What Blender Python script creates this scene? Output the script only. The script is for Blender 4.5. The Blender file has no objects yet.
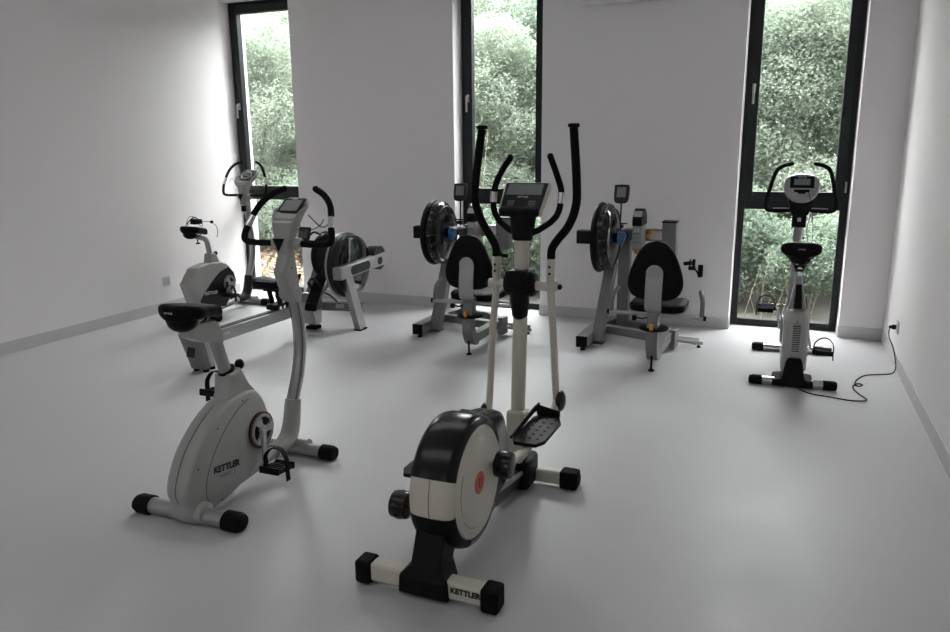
import bpy, bmesh, math, random
from mathutils import Vector, Matrix, Euler
random.seed(11)
S = bpy.context.scene
COL = S.collection
PI = math.pi
V = Vector

# ------------------------------------------------------------------ camera, sky, lights, exposure
cam_d = bpy.data.cameras.new('camera'); cam_d.sensor_width = 36; cam_d.lens = 36 * 751 / 950
cam = bpy.data.objects.new('camera', cam_d); COL.objects.link(cam)
RM = Matrix(((0.927602687378486, -0.07328689403667496, 0.36630900279773093),
             (0.37346702311256025, 0.20475680972402774, -0.9047635224295245),
             (-0.008696954389511975, 0.9760654076618511, 0.21730320510809606)))
cam.matrix_world = Matrix.Translation((0, 0, 1.58)) @ RM.to_4x4()
cam_d.clip_start = 0.05; cam_d.clip_end = 200
S.camera = cam
S.view_settings.view_transform = 'Standard'; S.view_settings.look = 'None'
S.view_settings.gamma = 1; S.view_settings.use_curve_mapping = False
S.view_settings.exposure = 0.32
SKY = 9.5
W = bpy.data.worlds.new('overcast_sky'); S.world = W; W.use_nodes = True
nt = W.node_tree; bg = nt.nodes['Background']
tc = nt.nodes.new('ShaderNodeTexCoord'); sp = nt.nodes.new('ShaderNodeSeparateXYZ')
cr_ = nt.nodes.new('ShaderNodeValToRGB')
cr_.color_ramp.elements[0].position = 0.0; cr_.color_ramp.elements[0].color = (.42, .45, .46, 1)
cr_.color_ramp.elements[0].position = 0.22; cr_.color_ramp.elements[0].color = (.25, .257, .26, 1)
cr_.color_ramp.elements[1].position = 0.60; cr_.color_ramp.elements[1].color = (1.0, .985, 1.0, 1)
nt.links.new(tc.outputs['Generated'], sp.inputs[0]); nt.links.new(sp.outputs['Z'], cr_.inputs[0])
nt.links.new(cr_.outputs[0], bg.inputs['Color']); bg.inputs['Strength'].default_value = SKY

sun_d = bpy.data.lights.new('bright_overcast_sun', 'SUN'); sun_d.energy = 31; sun_d.angle = math.radians(125); sun_d.color = (1, .985, .99)
sun = bpy.data.objects.new('bright_overcast_sun', sun_d); COL.objects.link(sun)
sun.rotation_euler = V((.42, -1, -1.25)).to_track_quat('-Z', 'Y').to_euler()

def area(name, loc, rot, sx, sy, power=0, portal=False, color=(1, 1, 1)):
    l = bpy.data.lights.new(name, 'AREA'); l.shape = 'RECTANGLE'; l.size = sx; l.size_y = sy
    l.energy = power; l.color = color
    if portal: l.cycles.is_portal = True
    o = bpy.data.objects.new(name, l); COL.objects.link(o); o.location = loc; o.rotation_euler = rot
    return o

# room and window numbers (metres)
XL, XR, YB, YF, H = -5.685, 0.862, 6.85, -2.6, 3.35
WY0, WY1 = 7.05, 7.12                   # window frame depth
HEAD = 3.14
WINS = [(-5.715, -4.80), (-2.976, -2.093), (-0.354, 0.530)]
FILL_WINS = [(-5.1, -4.3), (-1.4, -.7)]    # unseen openings added in the wall behind the camera to let fill daylight in
for i, (a, b) in enumerate(WINS):
    area('daylight_portal', ((a + b) / 2, 7.31, HEAD / 2), (-PI / 2, 0, 0), b - a, HEAD, portal=True)
for a, b in FILL_WINS:
    area('daylight_portal', ((a + b) / 2, YF - .22, 1.75), (PI / 2, 0, 0), b - a, 1.9, portal=True)

for y_ in (.6, 4.0):
    area('ceiling_fill_light', (-2.4, y_, 3.30), (0, 0, 0), 3.6, .9, power=10, color=(1, .98, .96))  # unseen soft fill lights added below the ceiling to brighten the room

# ------------------------------------------------------------------ materials
MATS = {}
def mat(name, col, rough=.5, metal=0., noise=0., nscale=8., bump=0., bscale=60., spec=.5, coat=0., alpha=1., trans=0.):
    if name in MATS: return MATS[name]
    m = bpy.data.materials.new(name); m.use_nodes = True
    nt = m.node_tree; b = nt.nodes['Principled BSDF']
    b.inputs['Base Color'].default_value = (*col, 1); b.inputs['Roughness'].default_value = rough
    b.inputs['Metallic'].default_value = metal; b.inputs['Specular IOR Level'].default_value = spec
    b.inputs['Coat Weight'].default_value = coat
    if trans: b.inputs['Transmission Weight'].default_value = trans
    t = nt.nodes.new('ShaderNodeTexCoord')
    if noise:
        n = nt.nodes.new('ShaderNodeTexNoise'); n.inputs['Scale'].default_value = nscale; n.inputs['Detail'].default_value = 5
        nt.links.new(t.outputs['Object'], n.inputs['Vector'])
        r = nt.nodes.new('ShaderNodeMapRange')
        r.inputs['From Min'].default_value = .25; r.inputs['From Max'].default_value = .75
        r.inputs['To Min'].default_value = 1 - noise; r.inputs['To Max'].default_value = 1 + noise
        nt.links.new(n.outputs['Fac'], r.inputs['Value'])
        h = nt.nodes.new('ShaderNodeVectorMath'); h.operation = 'SCALE'; h.inputs[0].default_value = col
        nt.links.new(r.outputs[0], h.inputs['Scale']); nt.links.new(h.outputs[0], b.inputs['Base Color'])
        r2 = nt.nodes.new('ShaderNodeMapRange')
        r2.inputs['From Min'].default_value = .3; r2.inputs['From Max'].default_value = .7
        r2.inputs['To Min'].default_value = rough * .85; r2.inputs['To Max'].default_value = min(1, rough * 1.15)
        nt.links.new(n.outputs['Fac'], r2.inputs['Value']); nt.links.new(r2.outputs[0], b.inputs['Roughness'])
    if bump:
        n = nt.nodes.new('ShaderNodeTexNoise'); n.inputs['Scale'].default_value = bscale; n.inputs['Detail'].default_value = 3
        nt.links.new(t.outputs['Object'], n.inputs['Vector'])
        bp = nt.nodes.new('ShaderNodeBump'); bp.inputs['Strength'].default_value = bump; bp.inputs['Distance'].default_value = .01
        nt.links.new(n.outputs['Fac'], bp.inputs['Height']); nt.links.new(bp.outputs[0], b.inputs['Normal'])
    MATS[name] = m; return m

M_wall = mat('white_wall_paint', (.81, .785, .79), .9, noise=.012, nscale=1.3, bump=.05, bscale=180, spec=.2)
M_ceil = mat('ceiling_paint', (.82, .82, .82), .9, noise=.01, spec=.2)
M_floor = mat('grey_vinyl_floor', (.515, .51, .525), .46, noise=.03, nscale=3.5, bump=.03, bscale=25, spec=.42)
M_base = mat('grey_skirting_vinyl', (.55, .55, .55), .5, noise=.03, nscale=5)
M_frame = mat('anthracite_window_frame', (.010, .012, .014), .5, noise=.05, nscale=4, spec=.3)
M_white = mat('white_machine_plastic', (.35, .35, .34), .35, noise=.02, nscale=6, coat=.15)
M_offwh = mat('warm_white_shell', (.60, .57, .49), .38, noise=.02, nscale=6, coat=.1)
M_silver = mat('silver_painted_steel', (.36, .365, .37), .33, metal=.55, noise=.03, nscale=9)
M_steel = mat('grey_painted_steel', (.185, .187, .19), .42, metal=.35, noise=.04, nscale=7)
M_chrome = mat('bright_chrome', (.72, .72, .73), .12, metal=1.)
M_black = mat('black_plastic', (.005, .005, .0055), .45, noise=.1, nscale=12, spec=.15)
M_foam = mat('black_foam_grip', (.005, .005, .0055), .8, noise=.1, nscale=30, bump=.2, bscale=220, spec=.15)
M_vinyl = mat('black_seat_vinyl', (.004, .004, .0043), .6, noise=.08, nscale=15, bump=.1, bscale=140, spec=.12)
M_rubber = mat('black_rubber', (.005, .005, .0055), .7, noise=.1, nscale=20, spec=.12)
M_gloss = mat('gloss_black_shell', (.004, .004, .0045), .22, noise=.05, nscale=6, spec=.4)
M_dpanel = mat('dark_side_panel', (.014, .0145, .016), .4, noise=.06, nscale=6, spec=.3)
M_screen = mat('grey_display_glass', (.10, .115, .11), .15, noise=.04, nscale=9)
M_screenL = mat('light_display_glass', (.22, .25, .24), .15, noise=.04, nscale=9)
M_red = mat('orange_red_badge', (.62, .085, .03), .35, noise=.04, nscale=20)
M_dred = mat('dark_red_ring', (.13, .012, .015), .4, noise=.04, nscale=20)
M_orange = mat('orange_pull_knob', (.75, .27, .02), .4, noise=.04, nscale=20)
M_blue = mat('blue_adjuster', (.03, .13, .32), .35, noise=.04, nscale=20)
M_ink = mat('black_print', (.01, .01, .01), .5)
M_wink = mat('light_print', (.6, .6, .6), .5)
M_groove = mat('panel_seam', (.10, .10, .10), .8)
M_label = mat('pale_label', (.55, .55, .55), .5)
M_rope = mat('black_webbing', (.02, .02, .02), .8)
M_socket = mat('socket_plastic', (.50, .50, .51), .35)
M_ac = mat('air_conditioner_plastic', (.72, .72, .72), .3)
M_soil = mat('leaf_litter_ground', (.055, .052, .04), .95, noise=.5, nscale=3, bump=.5, bscale=12)
M_render = mat('exterior_white_render', (.62, .57, .57), .9, noise=.03, nscale=3)
M_bark = mat('grey_brown_bark', (.16, .13, .10), .9, noise=.25, nscale=14, bump=.4, bscale=40)
M_twig = mat('pale_dry_stem', (.26, .22, .15), .85, noise=.2, nscale=14)

def glass_mat(name, tint, gloss, rough=.02, fac=None):
    m = bpy.data.materials.new(name); m.use_nodes = True; nt = m.node_tree
    for n in list(nt.nodes):
        if n.type == 'BSDF_PRINCIPLED': nt.nodes.remove(n)
    out = [n for n in nt.nodes if n.type == 'OUTPUT_MATERIAL'][0]
    tr = nt.nodes.new('ShaderNodeBsdfTransparent'); tr.inputs['Color'].default_value = (*tint, 1)
    gl = nt.nodes.new('ShaderNodeBsdfGlossy'); gl.inputs['Roughness'].default_value = rough
    gl.inputs['Color'].default_value = (gloss, gloss, gloss, 1)
    fr = nt.nodes.new('ShaderNodeFresnel'); ge = nt.nodes.new('ShaderNodeNewGeometry')
    mr = nt.nodes.new('ShaderNodeMapRange'); mr.inputs['To Min'].default_value = 1.45; mr.inputs['To Max'].default_value = 1 / 1.45
    nt.links.new(ge.outputs['Backfacing'], mr.inputs['Value']); nt.links.new(mr.outputs[0], fr.inputs['IOR'])
    mx = nt.nodes.new('ShaderNodeMixShader')
    nt.links.new(fr.outputs[0], mx.inputs[0]); nt.links.new(tr.outputs[0], mx.inputs[1]); nt.links.new(gl.outputs[0], mx.inputs[2])
    nt.links.new(mx.outputs[0], out.inputs[0]); return m
M_glass = glass_mat('window_glass', (.94, .96, .95), .9)
M_tank = glass_mat('clear_smoky_tank_shell', (.62, .63, .64), .9, .06)

def leaf_mat(name, c1, c2, tl=.5):
    m = bpy.data.materials.new(name); m.use_nodes = True; nt = m.node_tree
    b = nt.nodes['Principled BSDF']; out = [n for n in nt.nodes if n.type == 'OUTPUT_MATERIAL'][0]
    g = nt.nodes.new('ShaderNodeNewGeometry'); r = nt.nodes.new('ShaderNodeValToRGB')
    r.color_ramp.elements[0].color = (*c1, 1); r.color_ramp.elements[1].color = (*c2, 1)
    nt.links.new(g.outputs['Random Per Island'], r.inputs[0]); nt.links.new(r.outputs[0], b.inputs['Base Color'])
    b.inputs['Roughness'].default_value = .7; b.inputs['Specular IOR Level'].default_value = .12
    t = nt.nodes.new('ShaderNodeBsdfTranslucent'); nt.links.new(r.outputs[0], t.inputs['Color'])
    mx = nt.nodes.new('ShaderNodeMixShader'); mx.inputs[0].default_value = tl
    nt.links.new(b.outputs[0], mx.inputs[1]); nt.links.new(t.outputs[0], mx.inputs[2]); nt.links.new(mx.outputs[0], out.inputs[0])
    return m
L_pale = leaf_mat('pale_green_leaves', (.20, .245, .195), (.38, .43, .35))
L_mid = leaf_mat('mid_green_leaves', (.11, .15, .115), (.25, .31, .24))
L_dark = leaf_mat('dark_green_leaves', (.04, .08, .055), (.13, .19, .13))
L_tan = leaf_mat('fallen_tan_leaves', (.22, .14, .08), (.40, .30, .22), .1)

# ------------------------------------------------------------------ mesh builder
def cr(pts, k=6):
    """smooth curve through points"""
    p = [V(q) for q in pts]
    if len(p) < 3: return p
    out = []
    for i in range(len(p) - 1):
        a = p[i - 1] if i else p[0] * 2 - p[1]
        b, c = p[i], p[i + 1]
        d = p[i + 2] if i + 2 < len(p) else c * 2 - b
        for j in range(k):
            t = j / k
            out.append(.5 * ((2 * b) + (c - a) * t + (2 * a - 5 * b + 4 * c - d) * t * t + (3 * b - a - 3 * c + d) * t ** 3))
    out.append(p[-1]); return out
def sm2(pts, k=4, closed=False):
    """smooth a 2D outline (x,z) into more points"""
    if closed:
        q = [pts[-1]] + list(pts) + [pts[0], pts[1]]
        c = cr([(x, 0, z) for x, z in q], k)
        return [(v.x, v.z) for v in c[k:-2 * k]]
    return [(v.x, v.z) for v in cr([(x, 0, z) for x, z in pts], k)]

class MB:
    def __init__(s): s.v = []; s.f = []
    def add(s, vs, fs):
        n = len(s.v); s.v += [V(v) for v in vs]; s.f += [[i + n for i in f] for f in fs]; return s
    def box(s, c, d, rot=(0, 0, 0)):
        R = Euler(rot).to_matrix(); c = V(c); d = V(d) / 2
        vs = [c + R @ V((x * d.x, y * d.y, z * d.z)) for x in (-1, 1) for y in (-1, 1) for z in (-1, 1)]
        return s.add(vs, [(0, 1, 3, 2), (4, 6, 7, 5), (0, 4, 5, 1), (2, 3, 7, 6), (0, 2, 6, 4), (1, 5, 7, 3)])
    def rings(s, rings, caps=True, closed=False):
        n = len(rings[0]); vs = [v for r in rings for v in r]; fs = []
        m = len(rings)
        for i in range(m if closed else m - 1):
            a, b = i * n, ((i + 1) % m) * n
            for j in range(n):
                k = (j + 1) % n; fs.append((a + j, a + k, b + k, b + j))
        if caps and not closed:
            fs.append(tuple(range(n))[::-1]); fs.append(tuple(range((m - 1) * n, m * n)))
        return s.add(vs, fs)
    def tube(s, pts, r, n=12, flat=1., side=(0, 1, 0), closed=False, square=False):
        """sweep; r may be a number or a list; flat scales the direction 'normal to side'"""
        p = [V(q) for q in pts]; m = len(p); rr = r if isinstance(r, (list, tuple)) else [r] * m
        if len(rr) != m: rr = [rr[0] + (rr[-1] - rr[0]) * i / (m - 1) for i in range(m)]
        rings = []; prev = V(side)
        for i in range(m):
            if closed: t = p[(i + 1) % m] - p[i - 1]
            else: t = p[min(i + 1, m - 1)] - p[max(i - 1, 0)]
            t.normalize()
            u = prev - t * prev.dot(t)
            if u.length < 1e-3: u = V((0, 0, 1)) - t * t.z if abs(t.z) < .9 else V((1, 0, 0)) - t * t.x
            u.normalize(); prev = u; w = t.cross(u)
            ring = []
            for j in range(n):
                a = 2 * PI * (j + .5) / n; ca, sa = math.cos(a), math.sin(a)
                if square:
                    q = max(abs(ca), abs(sa)); ca /= q; sa /= q
                ring.append(p[i] + u * ca * rr[i] + w * sa * rr[i] * flat)
            rings.append(ring)
        return s.rings(rings, True, closed)
    def beam(s, pts, w, h, side=(0, 1, 0)):
        """rectangular section swept along pts; w along side, h across"""
        p = [V(q) for q in pts]; m = len(p); rings = []
        for i in range(m):
            t = (p[min(i + 1, m - 1)] - p[max(i - 1, 0)]).normalized()
            u = V(side) - t * V(side).dot(t); u.normalize(); n_ = t.cross(u)
            ww = w[i] if isinstance(w, (list, tuple)) else w; hh = h[i] if isinstance(h, (list, tuple)) else h
            rings.append([p[i] + u * a * ww / 2 + n_ * b * hh / 2 for a, b in ((-1, -1), (1, -1), (1, 1), (-1, 1))])
        return s.rings(rings)
    def prism(s, out, y0, y1, taper=None):
        """outline (x,z) extruded along y"""
        n = len(out)
        return s.rings([[V((x, y0, z)) for x, z in out], [V((x, y1, z)) for x, z in out]])
    def loft_y(s, out, layers):
        """outline scaled about its centroid at several y: layers = [(y, scale)]"""
        cx = sum(p[0] for p in out) / len(out); cz = sum(p[1] for p in out) / len(out)
        return s.rings([[V((cx + (x - cx) * k, y, cz + (z - cz) * k)) for x, z in out] for y, k in layers])
    def lathe(s, prof, c=(0, 0, 0), axis='y', n=32):
        """prof = [(offset along axis, radius)]"""
        c = V(c); rings = []
        for o, r in prof:
            ring = []
            for j in range(n):
                a = 2 * PI * j / n; x, z = r * math.cos(a), r * math.sin(a)
                ring.append(c + (V((x, o, z)) if axis == 'y' else V((o, x, z)) if axis == 'x' else V((x, z, o))))
            rings.append(ring)
        return s.rings(rings)
    def ball(s, c, r, n=12, m=8):
        c = V(c); r = V(r) if not isinstance(r, (int, float)) else V((r, r, r)); rings = []
        for i in range(1, m):
            t = PI * i / m
            rings.append([c + V((r.x * math.sin(t) * math.cos(2 * PI * j / n), r.y * math.sin(t) * math.sin(2 * PI * j / n), r.z * math.cos(t))) for j in range(n)])
        return s.rings(rings)
    def grid(s, P):
        """P[i][j] points, open surface"""
        m, n = len(P), len(P[0])
        return s.add([q for r in P for q in r], [(i * n + j, i * n + j + 1, (i + 1) * n + j + 1, (i + 1) * n + j) for i in range(m - 1) for j in range(n - 1)])
    def move(s, M):
        s.v = [M @ v for v in s.v]; return s
    def build(s, name, m, parent=None, bevel=0, seg=2, smooth=38, loc=None):
        me = bpy.data.meshes.new(name); me.from_pydata([tuple(v) for v in s.v], [], s.f)
        bm = bmesh.new(); bm.from_mesh(me); bmesh.ops.recalc_face_normals(bm, faces=bm.faces); bm.to_mesh(me); bm.free()
        me.materials.append(m)
        if smooth:
            me.polygons.foreach_set('use_smooth', [True] * len(me.polygons)); me.set_sharp_from_angle(angle=math.radians(smooth))
        o = bpy.data.objects.new(name, me); COL.objects.link(o)
        if parent: o.parent = parent
        if loc: o.location = loc
        if bevel:
            b = o.modifiers.new('bevel', 'BEVEL'); b.width = bevel; b.segments = seg; b.limit_method = 'ANGLE'; b.angle_limit = math.radians(35)
            b.harden_normals = False
        return o

def thing(name, label, cat, loc=(0, 0, 0), rz=0, group=None):
    o = bpy.data.objects.new(name, None); COL.objects.link(o); o.empty_display_size = .1
    o.location = loc; o.rotation_euler = (0, 0, math.radians(rz)); o['label'] = label; o['category'] = cat
    if group: o['group'] = group
    return o
def tag(o, label, cat, group=None):
    o['label'] = label; o['category'] = cat
    if group: o['group'] = group
    return o
def struct(o): o['kind'] = 'structure'; return o
def copy_tree(o, parent=None):
    c = o.copy(); COL.objects.link(c)
    if parent: c.parent = parent
    for ch in o.children: copy_tree(ch, c)
    return c
def text(name, body, size, M, m, parent, bold=0.0, depth=.0006, sx=1.):
    cu = bpy.data.curves.new(name, 'FONT'); cu.body = body; cu.size = size; cu.extrude = depth; cu.offset = bold * size
    cu.align_x = 'CENTER'; cu.align_y = 'CENTER'; cu.resolution_u = 3
    t = bpy.data.objects.new(name, cu); COL.objects.link(t)
    dg = bpy.context.evaluated_depsgraph_get(); me = bpy.data.meshes.new_from_object(t.evaluated_get(dg))
    bpy.data.objects.remove(t); bpy.data.curves.remove(cu)
    me.transform(M @ Matrix.Diagonal((sx, 1, 1, 1))); me.materials.clear(); me.materials.append(m)
    o = bpy.data.objects.new(name, me); COL.objects.link(o); o.parent = parent; return o
def frameM(o, xdir, ydir):
    """matrix placing text plane: x along xdir, y along ydir"""
    x = V(xdir).normalized(); y = V(ydir); y = (y - x * x.dot(y)).normalized(); z = x.cross(y)
    M = Matrix((x, y, z)).transposed().to_4x4(); M.translation = V(o); return M

# ------------------------------------------------------------------ room shell
def slab(name, x0, x1, y0, y1, z0, z1, m, bevel=0):
    return struct(MB().box(((x0 + x1) / 2, (y0 + y1) / 2, (z0 + z1) / 2), (x1 - x0, y1 - y0, z1 - z0)).build(name, m, bevel=bevel, smooth=0))
T = .12
slab('floor', XL - .3, XR + .3, YF - .3, 7.30, -.2, 0, M_floor)
slab('ceiling', XL - .3, XR + .3, YF - .3, 7.4, H, H + .2, M_ceil)
slab('wall_left', XL - .3, XL, YF - .3, 6.86, 0, H, M_wall)
slab('wall_right', XR, XR + .3, YF - .3, 7.4, 0, H, M_wall)
# back wall: piers + lintels in one shell
bw = MB()
def bx(mb, x0, x1, y0, y1, z0, z1): mb.box(((x0 + x1) / 2, (y0 + y1) / 2, (z0 + z1) / 2), (x1 - x0, y1 - y0, z1 - z0))
YO = 7.30
bx(bw, XL - .3, WINS[0][0], YB + .01, YO, 0, H)
bx(bw, WINS[0][1], WINS[1][0], YB, YO, 0, H)
bx(bw, WINS[1][1], WINS[2][0], YB, YO, 0, H)
bx(bw, WINS[2][1], XR, YB, YO, 0, H)
for a, b in WINS: bx(bw, a, b, YB, YO, HEAD, H)
struct(bw.build('wall_back', M_wall, smooth=0))
fw = MB()
xs = [XL - .3, FILL_WINS[0][0], FILL_WINS[0][1], FILL_WINS[1][0], FILL_WINS[1][1], XR + .3]
for i in range(0, 6, 2): bx(fw, xs[i], xs[i + 1], YF - .3, YF, 0, H)
for a, b in FILL_WINS: bx(fw, a, b, YF - .3, YF, 0, .8); bx(fw, a, b, YF - .3, YF, 2.7, H)
struct(fw.build('wall_front', M_wall, smooth=0))
# coved skirting
BH, BT = .10, .006
def skirt(name, segs):
    mb = MB()
    for (x0, y0, x1, y1) in segs: bx(mb, min(x0, x1), max(x0, x1), min(y0, y1), max(y0, y1), 0, BH)
    struct(mb.build(name, M_base, smooth=0, bevel=.002))
skirt('baseboard_left', [(XL, YF, XL + BT, 6.86)])
skirt('baseboard_right', [(XR - BT, YF, XR, YB)])
segs = []
for a, b in ((WINS[0][1], WINS[1][0]), (WINS[1][1], WINS[2][0]), (WINS[2][1], XR)):
    segs.append((a, YB - BT, b, YB))
    segs.append((a - BT, YB - BT, a, WY0))
    if b < XR: segs.append((b, YB - BT, b + BT, WY0))
skirt('baseboard_back', segs)

TZ0, TZ1 = 1.045, 1.165
def window(i, a, b, handle_side):
    f = MB(); w = .062
    bx(f, a + .004, a + w, WY0, WY1, .0, HEAD); bx(f, b - w, b - .004, WY0, WY1, .0, HEAD)
    bx(f, a + w, b - w, WY0, WY1, HEAD - w, HEAD); bx(f, a + w, b - w, WY0, WY1, .0, .062)
    bx(f, a + w, b - w, WY0, WY1, TZ0, TZ1 - .04)
    win = struct(f.build('window_%d' % i, M_frame, bevel=.003, smooth=0))
    s = MB(); q = .076; x0, x1, z0, z1 = a + w - .02, b - w + .02, TZ1 - .045, HEAD - w + .02
    bx(s, x0, x0 + q, WY0 - .018, WY1 - .012, z0, z1); bx(s, x1 - q, x1, WY0 - .018, WY1 - .012, z0, z1)
    bx(s, x0 + q, x1 - q, WY0 - .018, WY1 - .012, z0, z0 + q); bx(s, x0 + q, x1 - q, WY0 - .018, WY1 - .012, z1 - q, z1)
    s.build('sash', M_frame, win, bevel=.004, smooth=0)
    g = MB(); bx(g, x0 + q - .005, x1 - q + .005, WY0 + .02, WY0 + .026, z0 + q - .005, z1 - q + .005); g.build('upper_pane', M_glass, win, smooth=0)
    g = MB(); bx(g, a + w - .005, b - w + .005, WY0 + .02, WY0 + .026, .058, TZ0 + .004); g.build('lower_pane', M_glass, win, smooth=0)
    hx = x0 + q * .45; hy = WY0 - .018; hz = 2.02
    h = MB(); h.box((hx, hy - .006, hz + .04), (.028, .012, .075)); h.tube([(hx, hy - .01, hz + .055), (hx, hy - .045, hz + .055), (hx, hy - .048, hz + .04), (hx, hy - .045, hz - .09)], .0105, 8)
    h.build('window_handle', M_silver, win, bevel=.003)
    for hz in (1.24, 2.92):
        h = MB(); h.tube([(b - w + .028, hy - .008, hz - .045), (b - w + .028, hy - .008, hz + .045)], .010, 8); h.build('hinge', M_silver, win)
    return win
for i, (a, b) in enumerate(WINS): window(i + 1, a, b, 0)
for i, (a, b) in enumerate(FILL_WINS):
    f = MB(); y0, y1 = YF - .14, YF - .08
    bx(f, a, a + .07, y0, y1, .8, 2.7); bx(f, b - .07, b, y0, y1, .8, 2.7); bx(f, a + .07, b - .07, y0, y1, .8, .87); bx(f, a + .07, b - .07, y0, y1, 2.63, 2.7)
    wn = struct(f.build('window_%d' % (i + 4), M_frame, smooth=0))  # frame of an unseen rear window, added to bring in fill light
    g = MB(); bx(g, a + .065, b - .065, YF - .115, YF - .109, .865, 2.635); g.build('pane', M_glass, wn, smooth=0)
# ------------------------------------------------------------------ wall fittings
def outlet(label, loc, rz):
    o = thing('power_outlet', label, 'power outlet', loc, rz)
    # local: faces -y
    MB().box((0, -.005, 0), (.092, .010, .088)).build('cover_plate', M_socket, o, bevel=.003)
    MB().lathe([(-.0115, .002), (-.0115, .021), (-.0145, .021), (-.0145, .024), (-.010, .024)], axis='y', n=20).build('socket_ring', M_socket, o)
    for dx in (-.0095, .0095): MB().lathe([(-.0125, .0001), (-.0125, .0028), (-.0112, .0028)], (dx, 0, 0), n=10).build('socket_hole', M_ink, o)
    return o
outlet('double-framed white power outlet low on the left wall, nothing plugged in', (XL, 5.755, .305), 90)
outlet('white power outlet on the right wall with a black plug in it', (XR, 6.08, .285), -90)
ac = thing('air_conditioner', 'white wall-mounted air conditioner at the top of the wall between the two right windows', 'air conditioner', (-1.31, YB, 2.79))
a_ = MB(); prof = [(0, 0), (-.16, .005), (-.20, .04), (-.21, .20), (-.19, .27), (0, .28)]
a_.rings([[V((x, y, z)) for y, z in prof] for x in (-.40, .40)]); a_.build('casing', M_ac, ac, bevel=.012, seg=3)
MB().box((0, -.155, .012), (.66, .075, .012), (-.15, 0, 0)).build('louvre_flap', M_ac, ac, bevel=.003)
MB().box((-.32, -.212, .06), (.05, .004, .012)).build('indicator', M_ink, ac)

# ------------------------------------------------------------------ shared machine parts
def saddle(parent, s0, z0, L=.27, Wd=.215, Hh=.075, txt=True, tilt=0., tcol=None):
    """bike saddle: rear edge at s0, underside z0"""
    rings = []; n = 20
    for i in range(13):
        t = i / 12; x = s0 + L * t
        w = Wd / 2 * (math.sin(min(1, t * 3.2 + .12) * PI / 2) ** .8) * (1 if t < .25 else (1 - .62 * ((t - .25) / .75) ** .95))
        if i == 0: w *= .8
        if i == 12: w *= .62
        top = z0 - .030 * t * t + Hh * (1 - .16 * t + .10 * (1 - t) ** 3) * (.8 if i in (0, 12) else 1)
        bot = z0 - .045 * t * t + Hh * (.12 + .10 * t)
        cz, hz = (top + bot) / 2, (top - bot) / 2
        ring = []
        for j in range(n):
            a = 2 * PI * j / n; ca, sa = math.cos(a), math.sin(a)
            ring.append(V((x, w * math.copysign(abs(ca) ** .75, ca), cz + hz * math.copysign(abs(sa) ** .7, sa) - .012 * (1 - abs(ca)) * (1 if sa > 0 else 0))))
        rings.append(ring)
    sd = MB().rings(rings).build('saddle', M_vinyl, parent, smooth=60)
    mod = sd.modifiers.new('subdivision', 'SUBSURF'); mod.levels = 1; mod.render_levels = 1
    c = MB()
    c.tube(cr([(s0 + .03, .045, z0 + .012), (s0 + .06, .03, z0 - .022), (s0 + .17, .02, z0 - .018), (s0 + .24, .012, z0 + .02)], 4), .005, 8)
    c.tube(cr([(s0 + .03, -.045, z0 + .012), (s0 + .06, -.03, z0 - .022), (s0 + .17, -.02, z0 - .018), (s0 + .24, -.012, z0 + .02)], 4), .005, 8)
    c.ball((s0 + .07, 0, z0 + .003), (.055, .07, .045), 12, 8)
    c.build('under_shell', M_black, sd)
    if txt: text('brand_lettering', 'KETTLER', .011, frameM((s0 - .0035, 0, z0 + Hh * .6), (0, -1, 0), (.12, 0, 1)), M_label, sd, .0)
    return sd

def pedal(parent, s, y, z, side, ang=0., strap=True):
    """side=+1 left, -1 right; platform with cage and strap"""
    R = Matrix.Translation((s, y, z)) @ Matrix.Rotation(ang, 4, 'Y') @ Matrix.Scale(1.18, 4)
    p = MB(); d = side
    p.box((0, d * .05, -.004), (.10, .085, .018)); p.box((-.052, d * .05, 0), (.010, .092, .028)); p.box((.052, d * .05, 0), (.010, .092, .028))
    for k in (-.03, -.01, .01, .03): p.box((k, d * .05, .008), (.006, .08, .006))
    p.tube([(0, -d * .012, 0), (0, d * .01, 0)], .012, 10)
    p.move(R); o = p.build('pedal', M_black, parent, bevel=.003)
    if strap:
        st = MB(); pts = cr([(-.0, d * .000, -.004), (-.005, d * -.002, .045), (-.005, d * .03, .078), (-.005, d * .07, .078), (-.005, d * .098, .04), (.0, d * .100, -.012), (.004, d * .102, -.048)], 4)
        st.beam(pts, .024, .004, (1, 0, 0)); st.move(R); st.build('pedal_strap', M_rubber, o)
    return o

def stabiliser(root, s, yc, half, r, m, cap=.055, name='stabiliser', flat=1.0, oval=True, capr=1.2, z=None):
    z = r * 1.05 if z is None else z
    o = MB().tube([(s, yc - half + cap * .5, z), (s, yc + half - cap * .5, z)], r, 16, flat=1).build(name, m, root)
    for d in (-1, 1):
        y0 = yc + d * (half - cap); c = MB()
        rr = r * capr
        c.rings([[V((s + rr * 1.12 * k * math.cos(a), y, max(0.001, z + rr * k * math.sin(a)) if k > .5 else z + rr * k * math.sin(a))) for a in [2 * PI * j / 18 for j in range(18)]]
                 for y, k in ((y0 - d * .018, 1.), (y0 + d * cap * .7, 1.), (y0 + d * cap, .82), (y0 + d * (cap + .004), .3))])
        c.build('end_cap', M_rubber, o)
    return o

def handlebar(root, pts, r=.0155, sensor=None, name='handlebar'):
    P = cr(pts, 7)
    o = MB().tube(P, r, 12).build(name, M_foam, root, smooth=60)
    MB().ball(P[-1], r * 1.03, 10, 8).build('grip_end', M_rubber, o)
    if sensor is not None:
        i = int(len(P) * sensor); MB().tube(P[i - 2:i + 3], r * 1.10, 12).build('pulse_sensor', M_chrome, o)
    return o

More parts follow.
